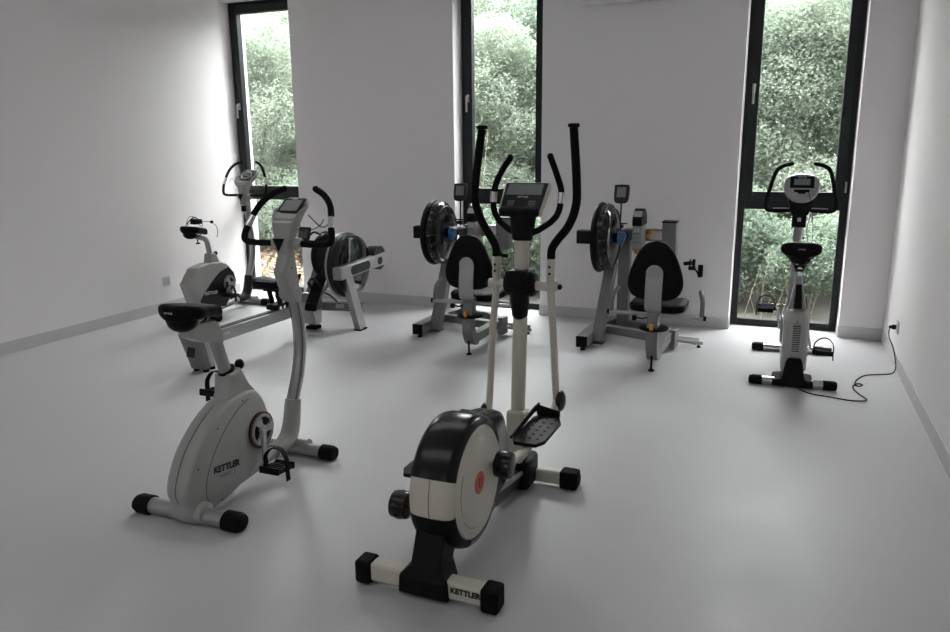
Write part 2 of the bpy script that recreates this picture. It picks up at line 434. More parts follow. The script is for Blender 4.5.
def disc_spokes(root, c, r, side, ring_m, spoke_m, crank=True):
    """round crank cover on side plane, three spokes"""
    x, y, z = c; d = side
    o = MB().lathe([(0, .001), (0, r), (d * .008, r), (d * .012, r * .94), (d * .012, .001)], (x, y, z), n=40).build('crank_cover', M_black, root)
    rr = MB(); rr.tube([(x + r * .97 * math.cos(a), y + d * .011, z + r * .97 * math.sin(a)) for a in [2 * PI * j / 40 for j in range(40)]], r * .045, 8, closed=True)
    rr.build('rim_ring', ring_m, o)
    q = MB(); q.tube([(x + r * .80 * math.cos(a), y + d * .013, z + r * .80 * math.sin(a)) for a in [2 * PI * j / 36 for j in range(36)]], r * .09, 8, closed=True)
    for k in range(3):
        a = PI / 2 + .55 + k * 2 * PI / 3; u = V((math.cos(a), 0, math.sin(a)))
        c0 = V((x, y + d * .017, z)); q.beam([c0, c0 + u * r * .45, c0 + u * r * .80], [r * .30, r * .36, r * .62], .012, V((0, 1, 0)).cross(u))
    q.lathe([(d * .010, .001), (d * .010, r * .30), (d * .026, r * .27), (d * .026, .001)], (x, y, z), n=20)
    q.build('spoke_cover', spoke_m, o)
    return o

# ------------------------------------------------------------------ upright bikes (two of one family)
def upright_bike(kind, label, loc, rz):
    R = thing('exercise_bike', label, 'exercise bike', loc, rz)
    A = kind == 'plain'
    hw = .062
    # stabilisers
    stabiliser(R, 0.0, .012, .285, .036, M_silver, cap=.065, name='rear_stabiliser')
    fs = stabiliser(R, .79, .01, .255, .033, M_silver, cap=.06, name='front_stabiliser')
    if A:
        out = [(-.055, .035), (-.062, .10), (-.078, .15), (-.062, .22), (.0, .32), (.095, .405), (.20, .465), (.31, .492), (.41, .485), (.475, .435), (.515, .345), (.525, .255), (.49, .17), (.40, .105), (.28, .06), (.16, .035), (.09, .03), (.055, .018), (0, .015)]
        out = sm2(out, 3, True)
    else:
        out = [(-.05, .03), (-.05, .10), (-.135, .345), (-.125, .375), (-.035, .478), (.0, .505), (.14, .528), (.30, .520), (.37, .505), (.46, .455), (.535, .315), (.53, .27), (.40, .09), (.30, .055), (.10, .03)]
        out = sm2(out, 2, True)
    b = MB(); b.loft_y(out, [(-hw, .93), (-hw + .006, .965), (-hw + .02, .995), (-hw * .4, 1), (hw * .4, 1), (hw - .02, .995), (hw - .006, .965), (hw, .93)])
    body = b.build('body_shell', M_white, R, smooth=50)
    if A:
        # foot of the shell wrapping the tube
        MB().lathe([(-.095, .028), (-.085, .045), (-.03, .055), (.03, .055), (.085, .045), (.095, .028)], (0, 0, .052), n=20).build('base_cover', M_white, R)
        for sd in (-1, 1):
            seam = cr([(.055, sd * (hw + .0005), .055), (.035, sd * (hw + .0005), .13), (.07, sd * (hw + .0005), .23), (.16, sd * (hw + .0005), .34), (.27, sd * (hw + .0005), .42), (.36, sd * (hw + .0005), .452)], 6)
            MB().tube(seam, .0017, 6).build('panel_seam', M_groove, body)
            for q in ((-.02, .085), (.0, .25), (.14, .385), (.32, .455), (.13, .05)):
                MB().lathe([(0, .0005), (0, .004), (sd * .0015, .004), (sd * .0015, .0005)], (q[0], sd * hw, q[1]), n=10).build('screw', M_ink, body)
        MB().tube(cr([(-.067, 0, .11), (-.080, 0, .155), (-.064, 0, .22), (-.002, 0, .322), (.094, 0, .407), (.20, 0, .467)], 5), .0014, 6).build('back_seam', M_groove, body)
        text('brand_lettering', 'KETTLER', .040, frameM((.178, -hw - .0012, .190), (1, 0, -.16), (0, 0, 1)), M_ink, body, .05, sx=1.1)
        text('model_lettering', 'GOLF', .022, frameM((.160, -hw - .001, .158), (1, 0, -.16), (0, 0, 1)), M_steel, body, 0, sx=1.2)
        MB().tube([(.215 + .016 * math.cos(a), -hw - .0008, .150 + .014 * math.sin(a)) for a in [2 * PI * j / 20 for j in range(20)]], .001, 6, closed=True).build('model_ring', M_steel, body)
        MB().tube([(.205 + .075 * math.cos(a), -hw - .0003, .235 + .05 * math.sin(a)) for a in [PI * j / 16 * .9 + .2 for j in range(17)]], .0009, 6).build('embossed_arc', M_silver, body)
        CZ, CS = .275, .432; disc_spokes(R, (CS, -hw, CZ), .088, -1, M_dred, M_white); disc_spokes(R, (CS, hw, CZ), .088, 1, M_dred, M_white)
    else:
        dp = [(.43, .462), (.532, .30), (.355, .078), (.325, .062), (.0, .14), (.02, .22), (.165, .345), (.30, .43)]
        dp = [(x * .96 + .012, z * .95 + .015) for x, z in dp]
        for sd in (-1, 1):
            MB().prism(sm2(dp, 2, True), sd * (hw - .001), sd * (hw + .004)).build('dark_side_panel', M_dpanel, body, bevel=.002)
        text('brand_lettering', 'KETTLER', .040, frameM((.150, -hw - .0055, .238), (1, 0, -.05), (0, 0, 1)), M_wink, body, .03, sx=1.1)
        CZ, CS = .285, .410; disc_spokes(R, (CS, -hw - .003, CZ), .088, -1, M_silver, M_silver); disc_spokes(R, (CS, hw + .003, CZ), .088, 1, M_silver, M_silver)
    # cranks and pedals
    for sd, ps, pz in ((-1, .40, CZ - .165), (1, .43, CZ + .17)):
        if not A: ps, pz = ((.30, CZ - .09) if sd < 0 else (.54, CZ + .09))
        c = MB().beam([(CS, sd * (hw + .022), CZ), ((CS + ps) / 2, sd * (hw + .027), (CZ + pz) / 2), (ps, sd * (hw + .034), pz)], [.030, .024, .022], .013, (1, 0, 0) if A else (0, 0, 1)).build('crank_arm', M_silver, R, bevel=.003)
        pedal(c, ps, sd * (hw + .048), pz, sd, 0.12)
    # seat column and post
    if A:
        cpts = [(.235, .46), (.445, .47), (.405, .51), (.352, .605), (.272, .592), (.258, .50)]
        MB().loft_y(cpts, [(-.046, .92), (-.036, 1), (.036, 1), (.046, .92)]).build('seat_column', M_white, R, bevel=.004)
        MB().tube([(.318, 0, .53), (.232, 0, .80)], .024, 16, flat=1.35).build('seat_post', M_silver, R)
        MB().tube([(.304, 0, .597), (.300, 0, .609)], .034, 16, flat=1.3).build('post_collar', M_black, R)
        k = MB().tube([(.33, 0, .575), (.385, 0, .60)], .008, 8); k.ball((.395, 0, .605), (.022, .022, .026)); k.build('adjusting_knob', M_black, R)
        # cradle
        MB().loft_y([(.045, .866), (.225, .858), (.262, .80), (.265, .745), (.215, .755), (.14, .775), (.07, .81)], [(-.04, .9), (-.03, 1), (.03, 1), (.04, .9)]).build('saddle_bracket', M_white, R, bevel=.005)
        saddle(R, -.015, .880, L=.29, Wd=.24, Hh=.088)
    else:
        MB().loft_y([(.19, .50), (.35, .49), (.285, .61), (.215, .61)], [(-.042, .92), (-.034, 1), (.034, 1), (.042, .92)]).build('seat_column', M_white, R, bevel=.004)
        MB().tube(cr([(.255, 0, .56), (.235, 0, .66), (.215, 0, .735), (.17, 0, .765), (.08, 0, .79)], 4), .024, 14).build('seat_post', M_white, R)
        k = MB().tube([(.29, 0, .58), (.32, 0, .595)], .008, 8); k.ball((.33, 0, .60), .02); k.build('adjusting_knob', M_black, R)
        k = MB().tube([(.10, 0, .775), (.10, 0, .725)], .006, 8); k.lathe([(.718, .001), (.718, .022), (.730, .018), (.735, .001)], (.10, 0, 0), 'z', 12); k.build('clamp_screw', M_black, R)
        saddle(R, -.065, .815, L=.28, Wd=.22, Hh=.09, txt=False)
    # lower frame, mast
    fr = MB(); fr.tube(cr([(.06, 0, .055), (.35, 0, .062), (.62, 0, .085), (.75, 0, .10)], 4), [.030, .030, .042, .052][0:1] * 1 + [.03] * 11 + [.05], 14)
    fr.build('lower_frame', M_white, R)
    MB().tube(cr([(.60, 0, .085), (.71, 0, .10), (.765, 0, .16), (.80, 0, .305)], 5), [.042 + .006 * math.sin(i / 15 * PI) for i in range(16)], 16, flat=.95).build('mast_foot', M_white if A else M_dpanel, R)
    MB().tube([(.80, -.075, .045), (.80, .075, .045)], .043, 16).build('stabiliser_clamp', M_white, R)
    mp = cr([(.795, 0, .29), (.862, 0, .43), (.895, 0, .56), (.893, 0, .70), (.868, 0, .84)], 6)
    mast = MB().tube(mp, .031, 16, flat=.92).build('mast', M_silver, R)
    for sd in (-1, 1): MB().tube([q + V((-.020, sd * .027, 0)) for q in mp], .0022, 6).build('mast_groove', M_groove, mast)
    if A:
        MB().loft_y([(.825, .82), (.882, .80), (.880, .88), (.862, 1.0), (.838, 1.09), (.795, 1.09), (.768, 1.03), (.742, .985), (.772, .91)], [(-.034, .90), (-.029, .97), (-.019, 1), (.019, 1), (.029, .97), (.034, .90)]).build('mast_housing', M_white, R, bevel=.004, smooth=22)
        MB().lathe([(-.048, .01), (-.048, .034), (-.038, .038), (.038, .038), (.048, .034), (.048, .01)], (.835, 0, .865), n=20).build('tilt_joint', M_white, R)
        MB().lathe([(-.036, .0005), (-.036, .005), (-.032, .005)], (.81, 0, 1.0), n=10).build('screw', M_ink, R)
    else:
        MB().tube(cr([(.885, 0, .83), (.865, 0, .95), (.84, 0, 1.09)], 4), .036, 16).build('mast_housing', M_white, R)
        MB().box((.80, 0, 1.0), (.02, .05, .06)).build('mast_recess', M_black, R, bevel=.004)
    # neck and console
    def ring(s, z, hy, hs, tl=0):
        return [V((s + hs * math.copysign(abs(math.cos(a)) ** .3, math.cos(a)), hy * math.copysign(abs(math.sin(a)) ** .3, math.sin(a)), z + tl * math.cos(a) * hs)) for a in [2 * PI * (j + .5) / 20 for j in range(20)]]
    tl = .75; Z = 0 if A else .03; k_ = 1 if A else 1.32
    MB().rings([ring(.82, 1.04, .034, .032), ring(.817, 1.12, .036, .034), ring(.828, 1.19 + Z, .054, .044, .2), ring(.862, 1.262 + Z, .072 * k_, .062 * k_, .6), ring(.885, 1.287 + Z, .078 * k_, .068 * k_, tl), ring(.884, 1.296 + Z, .074 * k_, .064 * k_, tl)]).build('console', M_white, R, smooth=28)
    con = R.children[-1]
    u = V((1, 0, .75)).normalized(); n_ = V((-.75, 0, 1)).normalized(); cc = V((.884, 0, 1.2965 + Z))

    def plate(c, a, b, h, name, m, par, bev=.004):
        """flat block on the tilted console face: a along u, b along y"""
        vs = [];
        for dz in (0, h):
            for x, y in ((-a, -b), (a, -b), (a, b), (-a, b)): vs.append(c + u * x / 2 + V((0, y / 2, 0)) + n_ * dz)
        return MB().rings([vs[:4], vs[4:]]).build(name, m, par, bevel=bev)
    if A:
        plate(cc + u * .012, .108, .128, .006, 'display_bezel', M_black, con)
        plate(cc + u * .010 + n_ * .006, .082, .100, .001, 'screen', M_screen, con, 0)
        text('brand_lettering', 'KETTLER', .008, frameM(cc + u * .058 + n_ * .007, (0, -1, 0), u), M_wink, con)
    else:
        plate(cc + u * .004, .165, .172, .005, 'display_bezel', M_dpanel, con, .012)
        MB().tube([cc + u * (.004 + .050 * math.cos(a)) + V((0, .056 * math.sin(a), 0)) + n_ * .007 for a in [2 * PI * j / 28 for j in range(28)]], .005, 6, closed=True).build('dial_ring', M_label, con)
        plate(cc + u * .012 + n_ * .005, .035, .05, .003, 'screen', M_screenL, con, 0)
    # handlebar with collars
    for sd in (-1, 1):
        MB().tube([(.836, sd * .030, 1.122), (.836, sd * .082, 1.122)], .028, 16).build('bar_collar', M_white, R, bevel=.003)
        if A: pts = [(.842, sd * .075, 1.120), (.842, sd * .19, 1.118), (.846, sd * .258, 1.135), (.875, sd * .247, 1.21), (.93, sd * .215, 1.30), (.965, sd * .16, 1.355), (.99, sd * .095, 1.385)]
        else: pts = [(.825, sd * .075, 1.135), (.825, sd * .22, 1.135), (.828, sd * .265, 1.16), (.85, sd * .262, 1.26), (.88, sd * .215, 1.38), (.91, sd * .155, 1.445), (.94, sd * .09, 1.465)]
        pts = [(a_[0], a_[1] + (.010 if A else 0), a_[2]) for a_ in pts]
        handlebar(R, pts, .0165 if A else .0135, sensor=.52)
    MB().rings([[V((.772, -.02, 1.150)), V((.772, .045, 1.150)), V((.775, .018, 1.085))], [V((.80, -.02, 1.150)), V((.80, .045, 1.150)), V((.80, .018, 1.085))]]).build('clamp_cover', M_black, R, bevel=.003)
    w = MB(); w.tube(cr([(.90, .09, 1.27), (.93, .16, 1.22), (.90, .20, 1.30), (.895, .235, 1.26)] if not A else [(.90, .085, 1.28), (.93, .13, 1.26), (.95, .16, 1.30)], 5), .0022, 6)
    w.tube(cr([(.90, -.09, 1.26), (.92, -.15, 1.20), (.90, -.21, 1.22), (.885, -.24, 1.27)], 5), .0028, 6)
    w.build('sensor_cable', M_black, R)
    return R
upright_bike('plain', 'large white upright exercise bike in the left foreground with tall curved grey mast', (-2.29, 2.33, 0), 91)
upright_bike('panel', 'white exercise bike with dark side panel beside the left window, cable on its saddle', (-5.12, 5.53, 0), 90)

# adapter and coiled cable on the far bike's saddle
ad = thing('power_adapter', 'small black power adapter with a thin coiled cable lying on the far bike saddle', 'adapter', (-5.12, 5.56, .9055), 90)
ad.scale = (1.3, 1.3, 1.3)
MB().box((.045, -.01, .020), (.070, .055, .036)).build('plug_body', M_black, ad, bevel=.006)
cb = MB()
for r_, zz, ox in ((.060, .008, .0), (.055, .022, .008), (.048, .034, -.004)):
    cb.tube([(.03 + ox + r_ * math.cos(a), r_ * .95 * math.sin(a), zz + .022 * math.cos(a * 2 + r_ * 90)) for a in [2 * PI * j / 30 for j in range(30)]], .0022, 6, closed=True)
cb.tube(cr([(.09, 0, .012), (.14, -.03, .014), (.17, -.045, .0), (.18, -.075, -.03), (.17, -.085, -.09), (.16, -.08, -.10)], 5), .0022, 6)
cb.build('coiled_cable', M_black, ad)
MB().ball((.165, -.045, .008), (.016, .012, .012)).build('cable_plug', M_black, ad)

# ------------------------------------------------------------------ elliptical trainer
def elliptical():
    R = thing('elliptical_trainer', 'black and cream elliptical cross trainer with round flywheel housing and tall arm levers', 'elliptical trainer', (-1.085, 2.2, 0), 89)
    X0 = .0
    # rear stabiliser
    rs = MB().box((0, 0, .055), (.062, .45, .070)).build('rear_stabiliser', M_offwh, R, bevel=.010)
    for d in (-1, 1): MB().box((0, d * .252, .050), (.082, .066, .090), (0, 0, 0)).build('end_cap', M_rubber, rs, bevel=.012, seg=3)
    text('brand_lettering', 'KETTLER', .029, frameM((-.0318, -.162, .060), (0, -1, 0), (0, 0, 1)), M_ink, rs, .05)
    MB().rings([[V((-.045, -.10, .012)), V((-.045, .10, .012)), V((.06, .10, .012)), V((.06, -.10, .012))], [V((-.045, -.095, .085)), V((-.045, .095, .085)), V((.06, .095, .085)), V((.06, -.095, .085))],
                [V((-.02, -.06, .115)), V((-.02, .06, .115)), V((.10, .06, .115)), V((.10, -.06, .115))], [V((.03, -.058, .24)), V((.03, .058, .24)), V((.20, .058, .24)), V((.20, -.058, .24))]]).build('rear_pedestal', M_black, R, bevel=.008)
    for d in (-1, 1): MB().lathe([(d * .095, .004), (d * .095, .026), (d * .115, .026), (d * .118, .004)], (.035, 0, .03), n=16).build('transport_wheel', M_rubber, R)
    # flywheel housing
    C = V((.250, -.012, .350)); r0 = .250; hw = .086
    def shell(a0, a1, r, m, name, off=0):
        P = []
        n = max(4, int((a1 - a0) / 6))
        prof = [(-hw, .86), (-hw, .93), (-hw + .012, .975), (-hw + .035, 1), (0, 1.012), (hw - .035, 1), (hw - .012, .975), (hw, .93), (hw, .86)]
        rings = []
        for i in range(n + 1):
            a = math.radians(a0 + (a1 - a0) * i / n); u = V((math.cos(a), 0, math.sin(a)))
            outer = [C + V((0, y * 1.0, 0)) + u * (r * k) for y, k in prof]
            inner = [C + V((0, y * .92, 0)) + u * (r * .84) for y in (hw, -hw)]
            rings.append(outer + inner)
        return MB().rings(rings).build(name, m, R, smooth=50)
    shell(-110, 158, r0 + .004, M_gloss, 'upper_housing'); shell(158, 191, r0 + .001, M_offwh, 'cream_band'); shell(191, 250, r0 + .004, M_black, 'lower_housing')
    MB().tube([C + V((math.cos(a), 0, math.sin(a))) * (r0 + .0045) for a in [math.radians(158.5 + 32 * j / 10) for j in range(11)]], .0012, 6).build('band_seam', M_groove, R)
    for d in (-1, 1):
        dc = MB().lathe([(d * (hw - .03), .001), (d * (hw - .03), r0 * .87), (d * (hw - .006), r0 * .87), (d * (hw + .003), r0 * .84), (d * (hw + .003), r0 * .55), (d * (hw + .009), r0 * .50), (d * (hw + .010), .001)], C, n=56).build('crank_disc', M_offwh, R, smooth=30)
        ov = MB().lathe([(d * (hw + .008), .001), (d * (hw + .008), .044), (d * (hw + .0125), .042), (d * (hw + .0125), .001)], C + V((-.015, 0, .005)), n=32).build('round_badge', M_red, dc)
        em = MB(); em.tube([C + V((-.015 + .012 * math.cos(a), d * (hw + .013), .005 + .02 * math.sin(a))) for a in [2 * PI * j / 14 for j in range(14)]], .0016, 5, closed=True); em.build('badge_mark', M_dred, ov)
        for a0, a1 in ((150, 205), (215, 255)):
            MB().tube([C + V((math.cos(a) * .172, d * (hw + .0035), math.sin(a) * .172)) for a in [math.radians(a0 + (a1 - a0) * j / 12) for j in range(13)]], .0014, 5).build('printed_arc', M_steel, dc)
    # forward body between wheel and mast
    fo = [(.34, .575), (.46, .545), (.58, .52), (.66, .47), (.70, .36), (.72, .24), (.66, .14), (.50, .12), (.34, .15), (.30, .35)]
    MB().loft_y(sm2(fo, 2, True), [(-.056, .86), (-.045, .97), (-.03, 1), (.03, 1), (.045, .97), (.056, .86)]).build('front_fairing', M_gloss, R, smooth=50)
    MB().beam([(.32, 0, .15), (.60, 0, .11), (.95, 0, .07), (1.03, 0, .06)], [.09, .085, .08, .08], [.09, .08, .07, .06]).build('lower_frame', M_dpanel, R, bevel=.012)
    for d in (-1, 1): MB().beam([(.36, d * .052, .22), (.66, d * .050, .15), (.92, d * .045, .10)], .010, [.05, .03, .02]).build('frame_trim', M_silver, R, bevel=.002)
    fs = MB().box((1.04, 0, .05), (.058, .40, .064)).build('front_stabiliser', M_offwh, R, bevel=.010)
    for d in (-1, 1):
        MB().box((1.04, d * .235, .048), (.078, .086, .086)).build('end_cap', M_rubber, fs, bevel=.012, seg=3)
        MB().lathe([(d * .24, .004), (d * .24, .030), (d * .272, .030), (d * .276, .004)], (1.075, 0, .032), n=18).build('roller', M_rubber, fs)
    MB().box((.98, 0, .085), (.17, .15, .15)).build('front_sleeve', M_black, R, bevel=.025, seg=3)
    # mast
    MB().beam([(.945, 0, .12), (.965, 0, .39)], .088, .095).build('mast_socket', M_offwh, R, bevel=.012)
    MB().tube([(.962, 0, .36), (1.0, 0, .97), (1.012, 0, 1.19)], .034, 18, flat=.9).build('mast', M_offwh, R)
    MB().tube([(1.013, 0, 1.175), (1.02, 0, 1.29)], [.046, .062], 18).build('console_neck', M_black, R, bevel=.006)
    # pivot
    PZ, PS = .975, 1.0
    h = MB(); h.lathe([(-.072, .045), (-.066, .056), (-.02, .060), (.02, .060), (.066, .056), (.072, .045)], (PS, 0, PZ + .005), n=24)
    h.box((PS - .012, 0, PZ + .03), (.13, .10, .085)); h.build('pivot_housing', M_black, R, bevel=.010)
    MB().rings([[V((PS - .015 + x * k, y * k, z)) for x, y in [(.052 * math.cos(a), .044 * math.sin(a)) for a in [2 * PI * j / 16 for j in range(16)]]] for z, k in ((PZ, 1), (PZ - .08, .95), (PZ - .14, .8), (PZ - .155, .5))]).build('pivot_skirt', M_black, R)
    # levers (lateral measured, + is left)
    for d, lat, lower, up in (
        (-1, -.140, [(1.0, -.156, .75), (1.0, -.168, .55), (1.01, -.172, .44)],
         [(1.0, -.140, 1.100), (1.0, -.144, 1.145), (.995, -.172, 1.188), (.985, -.222, 1.25), (.975, -.256, 1.34), (.975, -.256, 1.45), (.98, -.238, 1.665)]),
        (1, .120, [(1.0, .140, .75), (1.0, .150, .55), (.99, .158, .34)],
         [(1.0, .120, 1.100), (1.0, .125, 1.145), (1.005, .152, 1.19), (1.01, .198, 1.26), (1.015, .230, 1.35), (1.015, .224, 1.46), (1.01, .192, 1.665)])):
        ax = MB().tube([(PS, d * .06, PZ), (PS, lat + d * .035, PZ)], .021, 14).build('pivot_axle', M_offwh, R)
        MB().ball((PS, lat + d * .042, PZ), (.013, .012, .013)).build('axle_bolt', M_black, ax)
        lv = MB().tube(cr([(1.0, lat, 1.115), (1.0, lat, PZ)] + lower, 5), .0165, 14).build('arm_lever', M_offwh, R)
        MB().tube([(1.0, lat, 1.10), (1.0, lat, .95)], .019, 14).build('lever_sleeve', M_offwh, lv)
        for zz in (1.035, 1.065): MB().ball((.978, lat, zz), (.004, .006, .006), 8, 6).build('sleeve_screw', M_black, lv)
        P = cr(up, 7)
        g = MB().tube(P, .0185, 14).build('lever_grip', M_foam, lv, smooth=60)
        MB().tube([P[-1], P[-1] + V((0, 0, .016))], .025, 14).build('grip_cap', M_rubber, g, bevel=.004)
        e = V(lower[-1])
        # knuckle, foot bar, plate, crank knob
        kn = MB(); kn.ball(e + V((0, d * .02, 0)), (.042, .024, .05), 14, 10); kn.build('lever_joint', M_gloss, R)
        if d < 0: knob = V((.372, -.142, .378)); ps0, ps1, pz = .56, .92, .400
        else: knob = V((.120, .150, .268)); ps0, ps1, pz = .24, .60, .335
        fb = MB().tube([knob + V((0, d * .012, 0)), V((ps0 + .05, d * .165, pz - .045)), V((ps1, d * .168, pz - .035)), e + V((0, d * .005, 0))], .019, 12).build('foot_bar', M_offwh if d < 0 else M_silver, R)
        MB().lathe([(-.036, .034), (-.030, .050), (0, .056), (.030, .050), (.036, .034)], knob + V((0, d * .015, 0)), n=22).build('crank_knuckle', M_gloss, R)
        MB().tube([C + V((knob.x - C.x, d * (hw), knob.z - C.z)), knob], .012, 10).build('crank_pin', M_chrome, R)
        pl = MB(); y0, y1 = d * .105, d * .245; sgn = d
        base = [(ps0, y0 + sgn * .02), (ps0, y1 - sgn * .025), (ps0 + .05, y1), (ps1 - .08, y1), (ps1, y1 - sgn * .03), (ps1, y0 + sgn * .02), (ps1 - .05, y0), (ps0 + .05, y0)]
        pl.rings([[V((x, y, pz - .016)) for x, y in base], [V((x, y, pz)) for x, y in base]])
        pt = pl.build('foot_plate', M_black, R, bevel=.004)
        fl = MB()
        fl.beam(cr([(ps0 + .02, y0, pz + .008), (ps0 + .12, y0, pz + .010), (ps1 - .06, y0, pz + .026), (ps1 + .012, y0 + sgn * .01, pz + .034)], 3), .008, [.014 + .002 * i for i in range(10)])
        fl.rings([[V((ps1 + .004 + o, y, z)) for y, z in ((y0, pz - .01), (y1 - sgn * .03, pz - .01), (y1 - sgn * .03, pz + .018), (y0, pz + .040))] for o in (0, .008)])
        fl.build('plate_flange', M_black, pt, bevel=.002)
        rb = MB()
        for k in range(6):
            xx = ps0 + .06 + k * (ps1 - ps0 - .12) / 5
            for j in range(3): rb.lathe([(pz - .001, .009), (pz + .0015, .006)], (xx, y0 + sgn * (.035 + .035 * j), 0), 'z', 8)
        rb.build('tread_studs', M_rubber, pt)
    # fixed handles
    for d, pts in ((1, [(1.02, .035, 1.205), (1.03, .080, 1.228), (1.045, .125, 1.262), (1.05, .152, 1.31), (1.05, .150, 1.39), (1.05, .125, 1.46), (1.06, .075, 1.54)]),
                   (-1, [(1.02, -.035, 1.205), (1.03, -.080, 1.228), (1.045, -.130, 1.265), (1.05, -.158, 1.31), (1.05, -.168, 1.39), (1.05, -.148, 1.46), (1.06, -.112, 1.545)])):
        handlebar(R, pts, .0142, sensor=.62, name='fixed_handle')
    # console
    u = V((.62, 0, .78)).normalized(); u = V((.10, 0, .105)).normalized(); n_ = V((-u.z, 0, u.x)); c0 = V((1.045, .008, 1.368))
    def pl(c, a, b, h, name, m, par, bev, b2=None):
        b2 = b2 or b; vs = []
        for dz in (0, h):
            for x, y in ((-a, -b2), (a, -b), (a, b), (-a, b2)): vs.append(c + u * x / 2 + V((0, y / 2, 0)) + n_ * dz)
        return MB().rings([vs[:4], vs[4:]]).build(name, m, par, bevel=bev)
    con = pl(c0 - n_ * .032, .168, .205, .034, 'console', M_dpanel, R, .008, .190)
    MB().box((1.0, .006, 1.308), (.075, .185, .040), (0, -.2, 0)).build('console_base', M_black, con, bevel=.012)
    pl(c0 - n_ * .033 , .178, .222, .030, 'console_rim', M_offwh, con, .006, .200)
    pl(c0 + u * .040 + n_ * .002, .062, .165, .002, 'screen', M_screenL, con, 0)
    text('brand_lettering', 'KETTLER', .013, frameM(c0 - u * .004 + n_ * .003, (0, -1, 0), u), M_wink, con)
    for i in range(3):
        for sg in (-1, 1): MB().box(c0 - u * (.030 + .014 * i) + n_ * .003 + V((0, sg * .05, 0)), (.008, .032, .004), (0, -.8, 0)).build('button', M_steel, con, bevel=.001)
    return R
elliptical()

